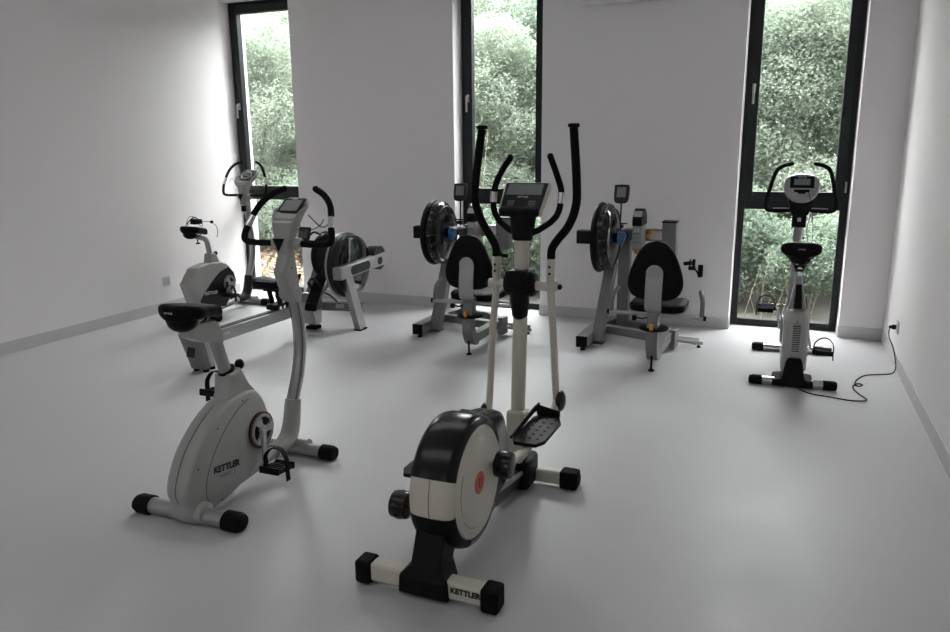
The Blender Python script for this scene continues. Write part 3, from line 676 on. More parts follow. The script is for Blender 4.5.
# ------------------------------------------------------------------ exercise bike by the right window (seen from behind)
def rear_bike():
    R = thing('exercise_bike', 'grey and white exercise bike with vented rear shell standing before the right window', 'exercise bike', (.160, 5.27, 0), 91.5)
    for s, nm, hf in ((0, 'rear_stabiliser', .272), (.93, 'front_stabiliser', .262)):
        stabiliser(R, s, 0, hf, .028, M_chrome, cap=.065, name=nm, capr=1.15)
    # boot
    MB().rings([[V((x, y, z)) for x, y in ((-.055, -hy2), (-.055, hy2), (.14, hy2), (.14, -hy2))] for z, hy2 in ((.012, .13), (.055, .125), (.062, .070), (.18, .052), (.21, .040))]).build('rear_cover', M_black, R, bevel=.008)
    hw = .075
    out = [(.0, .10), (-.035, .16), (-.04, .30), (-.01, .44), (.05, .50), (.14, .515), (.32, .47), (.47, .38), (.52, .27), (.50, .16), (.42, .09), (.25, .06), (.1, .06)]
    b = MB().loft_y(sm2(out, 2, True), [(-hw, .90), (-hw + .01, .97), (-hw + .03, 1), (hw - .03, 1), (hw - .01, .97), (hw, .90)]).build('body_shell', M_white, R, smooth=50)
    MB().box((-.036, 0, .335), (.012, .058, .235), (0, .05, 0)).build('vent_panel', M_silver, b, bevel=.008)
    v = MB()
    for i in range(13): v.box((-.0435 + .0004 * i, 0, .242 + .0152 * i), (.006, .046, .0062))
    v.build('vent_slots', M_ink, b)
    for z_ in (.222, .455): MB().ball((-.04, 0, z_), (.004, .005, .005), 8, 6).build('screw', M_ink, b)
    for d in (-1, 1): MB().tube(cr([(.02, d * (hw + .001), .12), (.0, d * (hw + .001), .28), (.05, d * (hw + .001), .43), (.2, d * (hw + .001), .46)], 5), .0022, 6).build('shell_seam', M_steel, b)
    MB().tube([(.10, 0, .06), (.5, 0, .07), (.93, 0, .06)], .03, 12).build('lower_frame', M_silver, R)
    # seat tube shroud: silver V with black bellows
    MB().rings([[V((s + x, y, z)) for x, y in ((-hx, -hy), (-hx, hy), (hx, hy), (hx, -hy))] for s, z, hx, hy in ((.12, .48, .06, .062), (.17, .56, .045, .047), (.215, .66, .03, .026), (.235, .72, .024, .022))]).build('post_shroud', M_silver, R, bevel=.006)
    MB().rings([[V((s + x, y, z)) for x, y in ((-hx, -hy), (-hx, hy), (hx, hy), (hx, -hy))] for s, z, hx, hy in ((.085, .525, .035, .026), (.12, .60, .035, .021), (.165, .67, .02, .018))]).build('shroud_insert', M_black, R, bevel=.004)
    MB().tube([(.22, 0, .68), (.27, 0, .85)], .019, 14).build('seat_post', M_chrome, R)
    MB().tube([(.238, 0, .742), (.243, 0, .757)], .027, 14).build('post_collar', M_black, R)
    MB().rings([[V((.265 + hx * math.cos(a), hy * math.sin(a), z)) for a in [2 * PI * j / 16 for j in range(16)]] for z, hx, hy in ((.745, .024, .026), (.80, .045, .048), (.858, .085, .105))]).build('saddle_skirt', M_black, R)
    saddle(R, .15, .832, L=.28, Wd=.272, Hh=.125)
    # cranks: left up-forward, right down
    CS, CZ = .36, .315
    for d in (-1, 1): MB().lathe([(0, .001), (0, .10), (d * .008, .10), (d * .013, .09), (d * .013, .001)], (CS, d * hw, CZ), n=32).build('crank_cover', M_silver, R)
    for sd, ps, pz in ((1, .51, .425), (-1, .21, .205)):
        c = MB().beam([(CS, sd * (hw + .02), CZ), (ps, sd * (hw + .035), pz)], .026, .013, (0, 0, 1)).build('crank_arm', M_chrome, R, bevel=.003)
        pedal(c, ps, sd * (hw + .060), pz, sd, -.05 if sd > 0 else .05)
    # mast and console
    MB().tube([(.93, 0, .05), (.905, 0, .5), (.875, 0, 1.0)], .031, 16).build('mast', M_silver, R)
    cl = MB().box((.872, 0, 1.035), (.085, .098, .095), (0, -.06, 0)).build('mast_clamp', M_black, R, bevel=.008)
    MB().box((.826, 0, 1.045), (.006, .024, .028)).build('clamp_tag', M_label, cl)
    def eg(c, a, b, n, m2=2.4, tilt=.45):
        u = V((math.sin(tilt), 0, math.cos(tilt)))
        return [c + u * (b * math.copysign(abs(math.sin(t)) ** (2 / m2), math.sin(t))) + V((0, a * (1 + .12 * math.sin(t)) * math.copysign(abs(math.cos(t)) ** (2 / m2), math.cos(t)), 0)) for t in [2 * PI * j / 36 for j in range(36)]]
    nn = V((-math.cos(.45), 0, math.sin(.45))); c0 = V((.84, 0, 1.276)); u = V((math.sin(.45), 0, math.cos(.45)))
    con = MB().rings([eg(c0 - nn * .075, .075, .06, 36), eg(c0 - nn * .02, .118, .110, 36), eg(c0, .121, .115, 36), eg(c0 + nn * .012, .112, .105, 36)]).build('console', M_silver, R, smooth=45)
    def pl(c, a, b, h, name, m, par, bev):
        vs = []
        for dz in (0, h):
            for x, y in ((-a, -b), (a, -b), (a, b), (-a, b)): vs.append(c + u * x / 2 + V((0, y / 2, 0)) + nn * dz)
        return MB().rings([vs[:4], vs[4:]]).build(name, m, par, bevel=bev)
    f0 = c0 + nn * .012
    pl(f0 + u * .040, .092, .165, .004, 'display_bezel', M_black, con, .006)
    pl(f0 + u * .042 + nn * .004, .048, .110, .001, 'screen', M_screenL, con, 0)
    pl(f0 - u * .028, .022, .105, .004, 'button_row', M_black, con, .003)
    pl(f0 - u * .040, .022, .05, .004, 'round_button', M_black, con, .006)
    text('brand_lettering', 'KETTLER', .014, frameM(f0 + u * .076 + nn * .005, (0, -1, 0), u), M_wink, con)
    MB().rings([[V((s + x, y, z)) for x, y in ((-hx, -hy), (-hx, hy), (hx, hy), (hx, -hy))] for s, z, hx, hy in ((.872, 1.075, .045, .055), (.865, 1.12, .055, .07), (.862, 1.20, .06, .088), (.87, 1.25, .05, .09))]).build('console_neck', M_black, R, bevel=.012)
    for d in (-1, 1):
        handlebar(R, [(.86, d * .05, 1.112), (.855, d * .19, 1.106), (.85, d * .236, 1.125), (.845, d * .238, 1.18), (.83, d * .205, 1.33), (.825, d * .178, 1.405), (.83, d * .135, 1.437), (.84, d * .080, 1.452)], .0145)
        MB().tube([(.857, d * .07, 1.126), (.853, d * .19, 1.123)], .006, 8).build('bar_trim', M_chrome, R)
    w = MB(); w.tube(cr([(.80, -.045, 1.245), (.79, -.06, 1.20), (.80, -.075, 1.10), (.80, -.055, .98), (.80, -.075, .86)], 5), .0025, 6)
    w.tube(cr([(.80, -.04, 1.10), (.79, -.03, .95), (.80, -.06, .84), (.81, -.10, .90), (.80, -.085, 1.10)], 5), .0022, 6)
    w.build('sensor_cable', M_black, R)
    return R
rear_bike()

# mains cable of that bike
pc = thing('power_cable', 'black power cable winding over the floor to the outlet on the right wall', 'cable', (.30, 5.2, 0))
o_ = V((.30, 5.2, 0))
pts = [(.205, 5.20, .006), (.28, 5.13, .006), (.386, 5.105, .006), (.49, 5.075, .006), (.572, 5.09, .006), (.598, 5.13, .006), (.567, 5.22, .006), (.54, 5.33, .006), (.545, 5.42, .006), (.575, 5.47, .006), (.60, 5.44, .010), (.578, 5.405, .008), (.555, 5.44, .007),
       (.575, 5.56, .006), (.64, 5.70, .006), (.74, 5.76, .006), (.815, 5.80, .010), (.845, 5.87, .03), (.842, 5.92, .09), (.828, 5.98, .16), (.806, 6.03, .21), (.802, 6.06, .255), (.81, 6.078, .279)]
MB().tube([q - o_ for q in cr(pts, 6)], .0042, 8).build('cord', M_rubber, pc, smooth=70)
MB().rings([[V((x, 6.08 + r * math.cos(a), .285 + r * math.sin(a))) - o_ for a in [2 * PI * j / 14 for j in range(14)]] for x, r in ((.846, .0175), (.828, .019), (.815, .012), (.800, .007))]).build('plug', M_black, pc)

# ------------------------------------------------------------------ fluid upper body ergometers (two alike)
def ergometer():
    R = thing('upper_body_ergometer', '', 'arm exercise machine')
    def bolt(x, y, par, top=.05, r=.022):
        b = MB().tube([(x, y, .004), (x, y, top)], .008, 8); b.lathe([(.0, r), (.010, r), (.016, r * .5)], (x, y, 0), 'z', 16); return b.build('levelling_foot', M_rubber, par)
    fr = MB(); fr.beam([(.05, 0, .115), (.62, 0, .115)], .075, .07); fb = fr.build('seat_beam', M_steel, R, bevel=.006)
    bolt(.0, 0, fb, .13)
    post = MB().beam(cr([(.12, 0, .105), (.055, 0, .110), (.018, 0, .155), (.0, 0, .22), (.012, 0, .34), (.04, 0, .46)], 4), .082, [.08] * 8 + [.085] * 13).build('seat_post', M_steel, R, bevel=.006)
    MB().rings([[V((.03 + .105 * k * math.cos(a), .105 * k * math.sin(a), z)) for a in [2 * PI * j / 28 for j in range(28)]] for z, k in ((.302, .9), (.308, 1), (.318, 1), (.324, .9))]).build('turntable', M_black, R)
    k = MB().tube([(-.035, 0, .335), (-.06, 0, .335)], .010, 8); k.box((-.065, 0, .338), (.022, .024, .042)); k.build('release_knob', M_orange, R, bevel=.004)
    k = MB().tube([(-.0, .03, .40), (-.01, .075, .385), (-.005, .13, .39)], .006, 8); k.box((-.0, .135, .385), (.03, .03, .035)); k.build('seat_clamp', M_black, R, bevel=.004)
    # backrest bracket
    MB().beam(cr([(.055, 0, .40), (-.035, 0, .46), (-.045, 0, .58), (-.026, 0, .715)], 4), [.095] * 4 + [.118] * 9, .012).build('back_bracket', M_silver, R, bevel=.004)
    bb = R.children[-1]
    MB().lathe([(-.036, .059), (-.024, .059)], (0, 0, .718), 'x', 24).build('bracket_top', M_silver, bb)
    for y in (-.028, .028):
        for z in (.64, .71): MB().ball((-.040 + (z - .60) * .09, y, z), (.006, .007, .007), 8, 6).build('bolt', M_chrome, bb)
    # teardrop backrest, faces +x
    prof = [(0, .525), (.10, .53), (.165, .56), (.192, .62), (.188, .69), (.160, .78), (.118, .87), (.065, .925), (0, .942)]
    pr = sm2([(y, z) for y, z in prof], 3); loop = [(y, z) for y, z in pr] + [(-y, z) for y, z in pr[::-1][1:-1]]
    cy = 0; cz = .70
    def ringb(x, k): return [V((x - .02 * (1 - (z - .52) / .42) + .35 * (y * k) ** 2, y * k, cz + (z - cz) * k)) for y, z in loop]
    MB().rings([ringb(-.012, .55), ringb(-.010, .93), ringb(.005, 1), ringb(.035, .99), ringb(.055, .93), ringb(.062, .7)]).build('backrest', M_vinyl, R, smooth=60)
    # seat cushion
    so = [(.06, .12), (.08, .185), (.16, .20), (.34, .195), (.44, .15), (.46, .05)]
    lp = sm2(so, 3); lp = [(x, y) for x, y in lp] + [(x, -y) for x, y in lp[::-1]]
    def rs(z, k): return [V((.26 + (x - .26) * k, y * k, z + .02 * abs(y / .2) ** 2)) for x, y in lp]
    MB().rings([rs(.405, .9), rs(.410, .98), rs(.445, 1), rs(.458, .96), rs(.462, .75)]).build('seat', M_vinyl, R, smooth=55)
    MB().rings([rs(.404, 1.0), rs(.409, 1.0)]).build('seat_pan', M_silver, R)
    # side bars
    for d in (-1, 1):
        a = MB().tube(cr([(.05, d * .04, .408), (.07, d * .30, .400), (.075, d * .335, .400)], 4), .0145, 12).build('side_bar', M_silver, R)
        MB().tube(cr([(.075, d * .320, .395), (.085, d * .322, .46), (.11, d * .318, .52), (.18, d * .295, .57)], 5), .0165, 12).build('side_handle', M_steel, a)
        MB().lathe([(d * .335, .018), (d * .350, .018), (d * .353, .012)], (.075, 0, .40), n=14).build('bar_cap', M_rubber, a)
    # floor frame
    b = MB().beam([(.35, .62, .075), (.60, .625, .075), (.80, .62, .078), (.98, .59, .08), (1.15, .53, .08)], .095, [.085] * 5).build('base_rail', M_steel, R, bevel=.006)
    MB().box((.346, .62, .075), (.012, .088, .088), (0, 0, .02)).build('rail_end_cap', M_rubber, b)
    bolt(.39, .62, b, .04); bolt(1.12, .54, b, .04)
    c = MB().beam([(.82, .60, .085), (.78, .45, .09), (.66, .15, .095), (.62, -.03, .10)], .07, .065, (1, 0, 0)).build('cross_rail', M_steel, R, bevel=.005)
    MB().beam([(1.10, .53, .085), (1.02, .2, .085), (.70, -.04, .085)], .07, .065, (1, 0, 0)).build('rear_cross_rail', M_steel, R, bevel=.005)
    MB().box((.66, -.045, .095), (.11, .05, .15), (0, 0, -.1)).build('junction_block', M_steel, R, bevel=.008)
    for p0, p1 in (((.68, -.06, .075), (.83, -.245, .03)), ((.74, -.05, .085), (.93, -.20, .035))):
        q = MB().beam([p0, p1], .030, .028).build('locking_prong', M_silver, R, bevel=.004); bolt(p1[0] - .03, p1[1] + .02, q, .02, .016)
    # upright leg, mast
    MB().beam([(.565, .55, .03), (.75, .49, .67)], .085, .10, (0, 1, 0)).build('slanted_leg', M_steel, R, bevel=.006)
    MB().box((.57, .548, .018), (.13, .11, .012)).build('leg_plate', M_chrome, R)
    ms = MB().beam([(1.06, .455, .08), (1.05, .455, .90)], .095, .10).build('mast', M_steel, R, bevel=.006)
    # water tank
    TC = V((.60, .50, .882))
    back = MB().lathe([(.068, .05), (.068, .272), (.052, .280), (.032, .272), (.032, .05)], TC, n=48).build('tank_back_plate', M_black, R)
    MB().lathe([(.035, .235), (.035, .258), (.0, .266), (-.030, .255), (-.055, .220), (-.066, .15), (-.066, .05), (-.062, .05), (-.061, .148), (-.051, .215), (-.028, .249), (0, .260), (.03, .252)], TC, n=48).build('tank_shell', M_tank, R, smooth=50)
    tk = R.children[-1]
    MB().lathe([(.03, .06), (.025, .17), (-.025, .16), (-.04, .10), (-.04, .05)], TC, n=24).build('tank_rotor', M_dpanel, R)
    rb = MB()
    for k in range(16):
        t = 2 * PI * k / 16; u_ = V((math.cos(t), 0, math.sin(t))); rb.beam([TC + u_ * .17 + V((0, -.03, 0)), TC + u_ * .25 + V((0, .0, 0))], .05, .006, (0, 1, 0))
    rb.build('baffles', M_steel, R)
    for rr_, oy in ((.262, .012), (.2615, -.018), (.225, -.056)):
        MB().tube([TC + V((rr_ * math.cos(a), oy, rr_ * math.sin(a))) for a in [2 * PI * j / 48 for j in range(48)]], .0045, 6, closed=True).build('shell_rib', M_dpanel, tk)
    for a in range(8):
        t = a * PI / 4; MB().ball(TC + V((.262 * math.cos(t), -.005, .262 * math.sin(t))), .010, 8, 6).build('rim_bolt', M_steel, tk)
    MB().box(TC + V((0, .155, .0)), (.10, .17, .105)).build('hub_box', M_black, R, bevel=.006)
    MB().rings([[TC + V((x * k, y, z * k)) for x, z in [(.13 * math.cos(a), .13 * math.sin(a)) for a in [2 * PI * j / 4 for j in range(4)]]] for y, k in ((.080, 1), (.105, .5))]).build('hub_flange', M_black, R, bevel=.01)
    MB().tube([TC + V((.0, -.08, .0)), TC + V((.2, -.06, .0)), (1.0, .46, .86)], .042, 12).build('drive_tube', M_black, R)
    k = MB(); k.beam(cr([TC + V((-.02, -.105, -.05)), TC + V((-.03, -.125, .0)), TC + V((-.03, -.135, .045))], 4), .045, [.05] * 5 + [.03] * 4); k.lathe([(-.130, .02), (-.130, .045), (-.088, .05), (-.088, .02)], TC, n=20); k.build('level_dial', M_blue, R, bevel=.006)
    # top arm, crank block
    arm = MB().box((1.05, .265, .865), (.10, .40, .095)).build('top_arm', M_steel, R, bevel=.006)
    MB().box((.998, .185, .868), (.003, .12, .07)).build('label', M_label, arm)
    MB().beam([(1.05, .085, .975), (1.05, .085, .90), (1.05, .082, .80), (1.05, .080, .70)], .115, .12).build('crank_block', M_steel, R, bevel=.006)
    MB().box((1.05, .085, .980), (.125, .122, .014)).build('block_cap', M_black, R.children[-1], bevel=.003)
    # pulley housing
    PC = V((.93, .315, .895))
    po = []
    for j in range(25):
        a = PI * j / 24; po.append((PC.x + .10 * math.cos(a), PC.z + .12 + .075 * math.sin(a)))
    po += [(PC.x - .10, PC.z - .13), (PC.x - .05, PC.z - .15), (PC.x + .05, PC.z - .15), (PC.x + .10, PC.z - .13)]
    ph = MB().prism(po, PC.y - .037, PC.y + .037).build('pulley_housing', M_silver, R, bevel=.006)
    MB().prism([(PC.x + (.105) * math.cos(PI * j / 16), PC.z + .10 + .098 * math.sin(PI * j / 16)) for j in range(17)] + [(PC.x - .105, PC.z + .06), (PC.x + .105, PC.z + .06)], PC.y - .04, PC.y + .04).build('pulley_cover', M_black, ph, bevel=.008)
    for dz in (-.0, -.07): MB().box((PC.x - .101, PC.y, PC.z + dz), (.004, .055, .004)).build('panel_line', M_groove, ph)
    MB().box((PC.x - .10, PC.y, PC.z + .03), (.004, .05, .04)).build('label', M_label, ph)
    MB().ball((PC.x - .09, PC.y, PC.z - .155), (.016, .020, .014)).build('belt_knob', M_orange, R)
    k = MB(); k.tube([(.98, .245, .865), (.97, .225, .895), (.96, .205, .93)], [.012, .009, .006], 10); k.ball((.98, .25, .86), .018); k.build('locking_lever', M_orange, R)
    # crank arms and grips
    for d, sp_, zz in ((-1, 1.0, .66), (1, .98, .74)):
        c = MB().beam([(1.03, d * .04, .64), (1.02, d * .10, .65), (.97, d * .13, zz)], .022, .030, (1, 0, 0)).build('crank_arm', M_black, R, bevel=.003)
        if d < 0:
            y = MB(); y.box((.93, -.135, .655), (.03, .022, .08)); y.box((.93, -.105, .66), (.02, .010, .07)); y.tube([(.94, -.13, .635), (.88, -.17, .60), (.84, -.195, .565)], .008, 8); y.box((.94, -.120, .62), (.03, .055, .03)); y.build('grip_fork', M_black, R, bevel=.003)
        g = MB().tube([(.84, d * .20, zz - .09), (.84, d * .20, zz + .005)], .020, 12).build('hand_grip', M_foam, c)
    # display on a stalk
    MB().tube([(1.03, .50, .90), (1.03, .495, 1.13)], .0065, 8).build('display_stalk', M_black, R)
    k = MB(); k.tube([(1.03, .56, .955), (1.03, .44, .955)], .006, 8); k.box((1.03, .50, .93), (.05, .05, .03)); k.build('stalk_bracket', M_black, R)
    dp = sm2([(-.055, .075), (.055, .075), (.062, .05), (.060, -.045), (.035, -.075), (-.035, -.075), (-.060, -.045), (-.062, .05)], 2, True)
    dd = MB().rings([[V((1.03 + x0 + .25 * z, .495 + y * k, 1.20 + z * k)) for y, z in dp] for x0, k in ((-.012, .92), (-.008, 1), (.014, 1), (.018, .9))]).build('display', M_dpanel, R)
    MB().rings([[V((1.03 + x0 + .25 * z, .495 + y, 1.212 + z)) for y, z in ((-.038, -.038), (.038, -.038), (.038, .045), (-.038, .045))] for x0 in (-.010, -.0135)]).build('screen', M_screenL, dd)
    return R
er = ergometer()
er.location = (-.78, 5.31, 0); er.rotation_euler = (0, 0, math.radians(88)); er['group'] = 'arm ergometers between the windows'
er['label'] = 'grey arm ergometer with black seat against the wall between the middle and right windows'
e2 = copy_tree(er); e2.location = (-2.185, 5.265, 0); e2.rotation_euler = (0, 0, math.radians(90))
e2['label'] = 'grey arm ergometer with black seat before the middle window, partly hidden by the elliptical trainer'

# ------------------------------------------------------------------ rowing machine
def rower():
    R = thing('rowing_machine', 'grey fluid rowing machine with long low rail and round water tank near the left window', 'rowing machine', (-3.865, 4.17, 0), 89.3)
    # local: +x forward, +y left
    rail = MB().beam([(.02, 0, .228), (1.42, 0, .228)], .085, .095).build('rail', M_silver, R, bevel=.006)
    MB().beam([(.02, .0, .279), (1.36, .0, .279)], .05, .008).build('rail_track', M_black, rail)
    MB().box((.25, -.0435, .235), (.075, .002, .02)).build('rail_label', M_label, rail)
    lg = MB(); lg.rings([[V((x, y, z)) for x, y in ((x0, -hy), (x0, hy), (x1, hy), (x1, -hy))] for z, x0, x1, hy in ((.30, -.115, -.055, .085), (.02, -.03, .03, .065))])
    rl = lg.build('rear_stand', M_steel, R, bevel=.006)
    MB().rings([[V((x, y, z)) for x, y in ((x0, -hy), (x0, hy), (x1, hy), (x1, -hy))] for z, x0, x1, hy in ((.285, -.02, .05, .05), (.02, .045, .10, .05))]).build('stand_brace', M_silver, R, bevel=.006)
    MB().box((-.087, 0, .17), (.012, .07, .085), (0, .28, 0)).build('stand_badge', M_dpanel, rl, bevel=.006)
    MB().ball((-.075, 0, .305), (.035, .04, .018)).build('rail_stop', M_black, rl)
    for x, y in ((.0, .045), (.0, -.045), (.075, -.035), (.075, .035)): MB().lathe([(0, .022), (.018, .022), (.022, .012)], (x, y, 0), 'z', 14).build('rubber_foot', M_rubber, rl)
    # seat on carriage
    so = [(.78, .10), (.80, .145), (.87, .16), (.95, .15), (.99, .10), (.985, .04)]
    lp = sm2(so, 3); lp = lp + [(x, -y) for x, y in lp[::-1]]
    def rs(z, k): return [V((.89 + (x - .89) * k, y * k, z + .025 * abs(y / .15) ** 2)) for x, y in lp]
    MB().rings([rs(.465, .85), rs(.47, .98), rs(.51, 1), rs(.525, .94), rs(.522, .6)]).build('seat', M_vinyl, R, smooth=55)
    cg = MB()
    for y in (-.04, .04):
        cg.beam([(.88, y, .47), (.93, y, .30)], .014, .05); cg.beam([(.98, y, .40), (1.03, y, .30)], .014, .04)
    cg.box((.90, 0, .455), (.12, .13, .02)); cg.box((.95, 0, .31), (.20, .105, .045)); cg.build('seat_carriage', M_black, R, bevel=.004)
    for x in (.90, .96, 1.02): MB().lathe([(-.055, .012), (-.055, .016), (-.045, .018), (.045, .018), (.055, .016), (.055, .012)], (x, 0, .30), n=12).build('roller', M_chrome, R)
    # front block and foot
    fb = MB(); fb.rings([[V((x, y, z)) for x, y in ((x0, -hy), (x0, hy), (x1, hy), (x1, -hy))] for z, x0, x1, hy in ((.33, 1.34, 1.50, .055), (.22, 1.33, 1.52, .06), (.19, 1.34, 1.49, .065), (.05, 1.38, 1.47, .065))])
    f_ = fb.build('front_stand', M_silver, R, bevel=.010)
    MB().box((1.43, 0, .018), (.095, .11, .034)).build('rubber_foot', M_rubber, f_, bevel=.008)
    # foot rests: sloping plates with straps
    for d in (-1, 1):
        P = MB().beam([(1.22, d * .13, .26), (1.40, d * .135, .50)], .115, .022).build('foot_rest', M_black, R, bevel=.008)
        MB().beam([(1.205, d * .13, .255), (1.235, d * .13, .245)], .11, .07).build('heel_cup', M_black, P, bevel=.010)
        st = MB(); st.beam(cr([(1.32, d * .075, .40), (1.27, d * .08, .46), (1.265, d * .13, .49), (1.27, d * .18, .46), (1.32, d * .188, .40)], 4), .03, .005, (1, 0, 1)); st.build('foot_strap', M_rope, P)
        MB().tube(cr([(1.40, d * .12, .48), (1.385, d * .12, .54), (1.40, d * .135, .56), (1.42, d * .14, .545)], 4), .006, 8).build('toe_hook', M_black, P)
    MB().tube([(1.31, -.17, .345), (1.31, .17, .345)], .011, 10).build('foot_axle', M_chrome, R)
    # struts up to tank
    MB().beam([(1.40, .02, .28), (1.72, .01, .80)], .055, .05).build('front_strut', M_steel, R, bevel=.005)
    MB().beam([(1.45, -.04, .27), (1.60, -.16, .50)], .03, .03).build('brace_strut', M_silver, R, bevel=.004)
    # cross rail to right leg
    MB().beam([(1.50, .02, .20), (1.60, -.22, .19), (1.62, -.42, .185)], .075, .075, (1, 0, 0)).build('cross_rail', M_steel, R, bevel=.005)
    MB().box((1.545, -.215, .20), (.004, .075, .035), (0, 0, .35)).build('label', M_label, R.children[-1])
    # water tank disc, axis lateral
    TC = V((1.56, -.342, .580))
    MB().lathe([(.015, .240), (.085, .240), (.085, .262), (.070, .282), (.045, .288), (.02, .288), (.0, .270), (.0, .240), (.015, .240)], TC, n=48).build('tank_rim', M_dpanel, R)
    wl = [(TC.x + .236 * math.cos(a), TC.z + .236 * math.sin(a)) for a in [PI * 1.03 + PI * .94 * j / 28 for j in range(29)]]
    MB().prism(wl, TC.y - .02, TC.y + .06).build('tank_water', M_gloss, R)
    for a in (.5, 1.6, 2.7): MB().beam([TC + V((.06 * math.cos(a), .03, .06 * math.sin(a))), TC + V((.245 * math.cos(a), .03, .245 * math.sin(a)))], .02, .022).build('tank_spoke', M_steel, R)
    MB().lathe([(.03, .02), (.03, .10), (-.012, .10), (-.03, .08), (-.035, .02)], TC, n=30).build('tank_rotor', M_gloss, R)
    MB().lathe([(.015, .262), (-.02, .272), (-.040, .262), (-.052, .21), (-.055, .06), (-.052, .06), (-.049, .205), (-.038, .255), (-.02, .266), (.015, .256)], TC, n=48).build('tank_shell', M_tank, R, smooth=50)
    MB().tube([TC + V((.285 * math.cos(a), .075, .285 * math.sin(a))) for a in [2 * PI * j / 40 for j in range(40)]], .010, 8, closed=True).build('tank_ring', M_silver, R)
    # belt wheel on the left
    MB().lathe([(.03, .02), (.03, .20), (.0, .21), (-.03, .20), (-.03, .02)], (1.66, -.02, .64), n=36).build('belt_wheel', M_black, R)
    # beam on the right of tank
    bm_ = MB().beam([(1.26, -.385, .545), (2.06, -.420, .593)], .085, .105).build('top_beam', M_silver, R, bevel=.004)
    dirb = V((.80, -.035, .048)).normalized()
    def stad(c, a, b, name):
        pts = [V((c + (a - b) * math.copysign(1, math.cos(t)) * (1 if abs(math.cos(t)) > 1e-6 else 0) + b * math.cos(t), 0, b * math.sin(t))) for t in [2 * PI * (j + .5) / 32 for j in range(32)]]
        base = V((1.26, -.385, .545)) + V((0, -.0435, 0))
        rg = []
        for off in (0, -.004):
            rg.append([base + dirb * p.x + V((0, off, p.z)) for p in pts])
        MB().rings(rg).build(name, M_dpanel, bm_)
    stad(.30, .150, .040, 'oval_recess'); stad(.62, .038, .035, 'round_recess')
    MB().lathe([(.035, .03), (.035, .105), (-.07, .11), (-.07, .03)], (1.93, -.355, .60), n=28).build('front_pulley', M_dpanel, R)
    MB().lathe([(.02, .01), (.02, .05), (.06, .05), (.06, .01)], (1.56, -.38, .57), n=20).build('hub', M_black, R)
    # right leg
    MB().beam([(1.43, -.372, .51), (1.55, -.420, .012)], .060, .105, (0, 1, 0)).build('front_leg', M_silver, R, bevel=.005)
    MB().box((1.551, -.420, .006), (.12, .07, .012)).build('foot_pad', M_rubber, R.children[-1])
    # handle at rest, console on arm, cable
    h = MB(); h.tube(cr([(1.49, .20, .74), (1.47, .10, .775), (1.46, 0, .785), (1.47, -.10, .775), (1.49, -.20, .74)], 4), .015, 10); h.box((1.50, 0, .77), (.06, .05, .03)); h.build('pull_handle', M_foam, R)
    MB().tube([(1.50, 0, .77), (1.66, -.01, .80)], .008, 8, flat=.4).build('pull_strap', M_rope, R)
    ar = MB().tube(cr([(1.66, .02, .82), (1.56, .03, .86), (1.50, .045, .83)], 4), .009, 8).build('display_arm', M_black, R)
    dsp = MB().box((1.455, .06, .850), (.030, .115, .135), (0, .35, 0)).build('display', M_dpanel, R, bevel=.010)
    MB().box((1.440, .06, .858), (.004, .080, .080), (0, .35, 0)).build('screen', M_screen, dsp)
    w = MB(); w.tube(cr([(1.40, .12, .93), (1.43, .08, .89), (1.46, .02, .885), (1.47, -.06, .91), (1.47, -.12, .955), (1.465, -.14, .99)], 5), .004, 6)
    w.build('sensor_cable', M_black, R)
    MB().tube(cr([(1.62, .0, .70), (1.55, -.04, .84), (1.60, -.09, .86), (1.66, -.05, .78)], 5), .005, 6).build('cable_loop', M_black, R)
    MB().tube(cr([(1.50, -.06, .50), (1.50, -.08, .34), (1.53, -.12, .30), (1.56, -.18, .235)], 5), .007, 6).build('shock_cord', M_black, R)
    return R
rower()

# ------------------------------------------------------------------ outside: ground, shrubs and trees
g = MB(); rnd = random.Random(3); n = 40; P = []
for i in range(n + 1):
    row = []
    for j in range(n + 1):
        x = -24 + 36 * i / n; y = 7.31 + 22 * (j / n) ** 1.3
        z = -.18 + max(0, (y - 9.5)) * .06 + rnd.uniform(-.03, .03) * min(1, (y - 7.1))
        row.append(V((x, y, z)))
    P.append(row)
g.grid(P); go = struct(g.build('ground_outside', M_soil, smooth=60))
def gz(x, y):
    z = -.18 + max(0, (y - 9.5)) * .06
    return z
def leaves(rnd, blobs, count, size, name, m, parent):
    """leaf blades scattered through ellipsoid crowns"""
    vs = []; fs = []
    tot = sum(b[3] * b[3] * b[4] for b in blobs)
    for (bx_, by_, bz_, rx, rz_) in blobs:
        k = int(count * rx * rx * rz_ / tot)
        # sprays: cluster leaves around twig ends
        for c in range(max(1, k // 7)):
            t = rnd.uniform(0, 2 * PI); cz = rnd.uniform(-1, 1); q = math.sqrt(1 - cz * cz); rad = rnd.uniform(.45, 1.05)
            c0 = V((bx_ + rx * rad * q * math.cos(t), by_ + rx * rad * q * math.sin(t), bz_ + rz_ * rad * cz))
            for l in range(7):
                p = c0 + V((rnd.gauss(0, size * .9), rnd.gauss(0, size * .9), rnd.gauss(0, size * .7)))
                d = V((rnd.gauss(0, 1), rnd.gauss(0, 1), rnd.gauss(-.25, .6))).normalized()
                w = d.cross(V((rnd.gauss(0, .5), rnd.gauss(0, .5), 1))).normalized()
                L = size * rnd.uniform(.6, 1.25); nrm = d.cross(w) * L * .12
                i0 = len(vs)
                vs += [p, p + d * L * .45 + w * L * .26 + nrm, p + d * L, p + d * L * .45 - w * L * .26 + nrm]
                fs.append((i0, i0 + 1, i0 + 2)); fs.append((i0, i0 + 2, i0 + 3))
    me = bpy.data.meshes.new(name); me.from_pydata([tuple(v) for v in vs], [], fs); me.materials.append(m)
    o = bpy.data.objects.new(name, me); COL.objects.link(o); o.parent = parent; return o
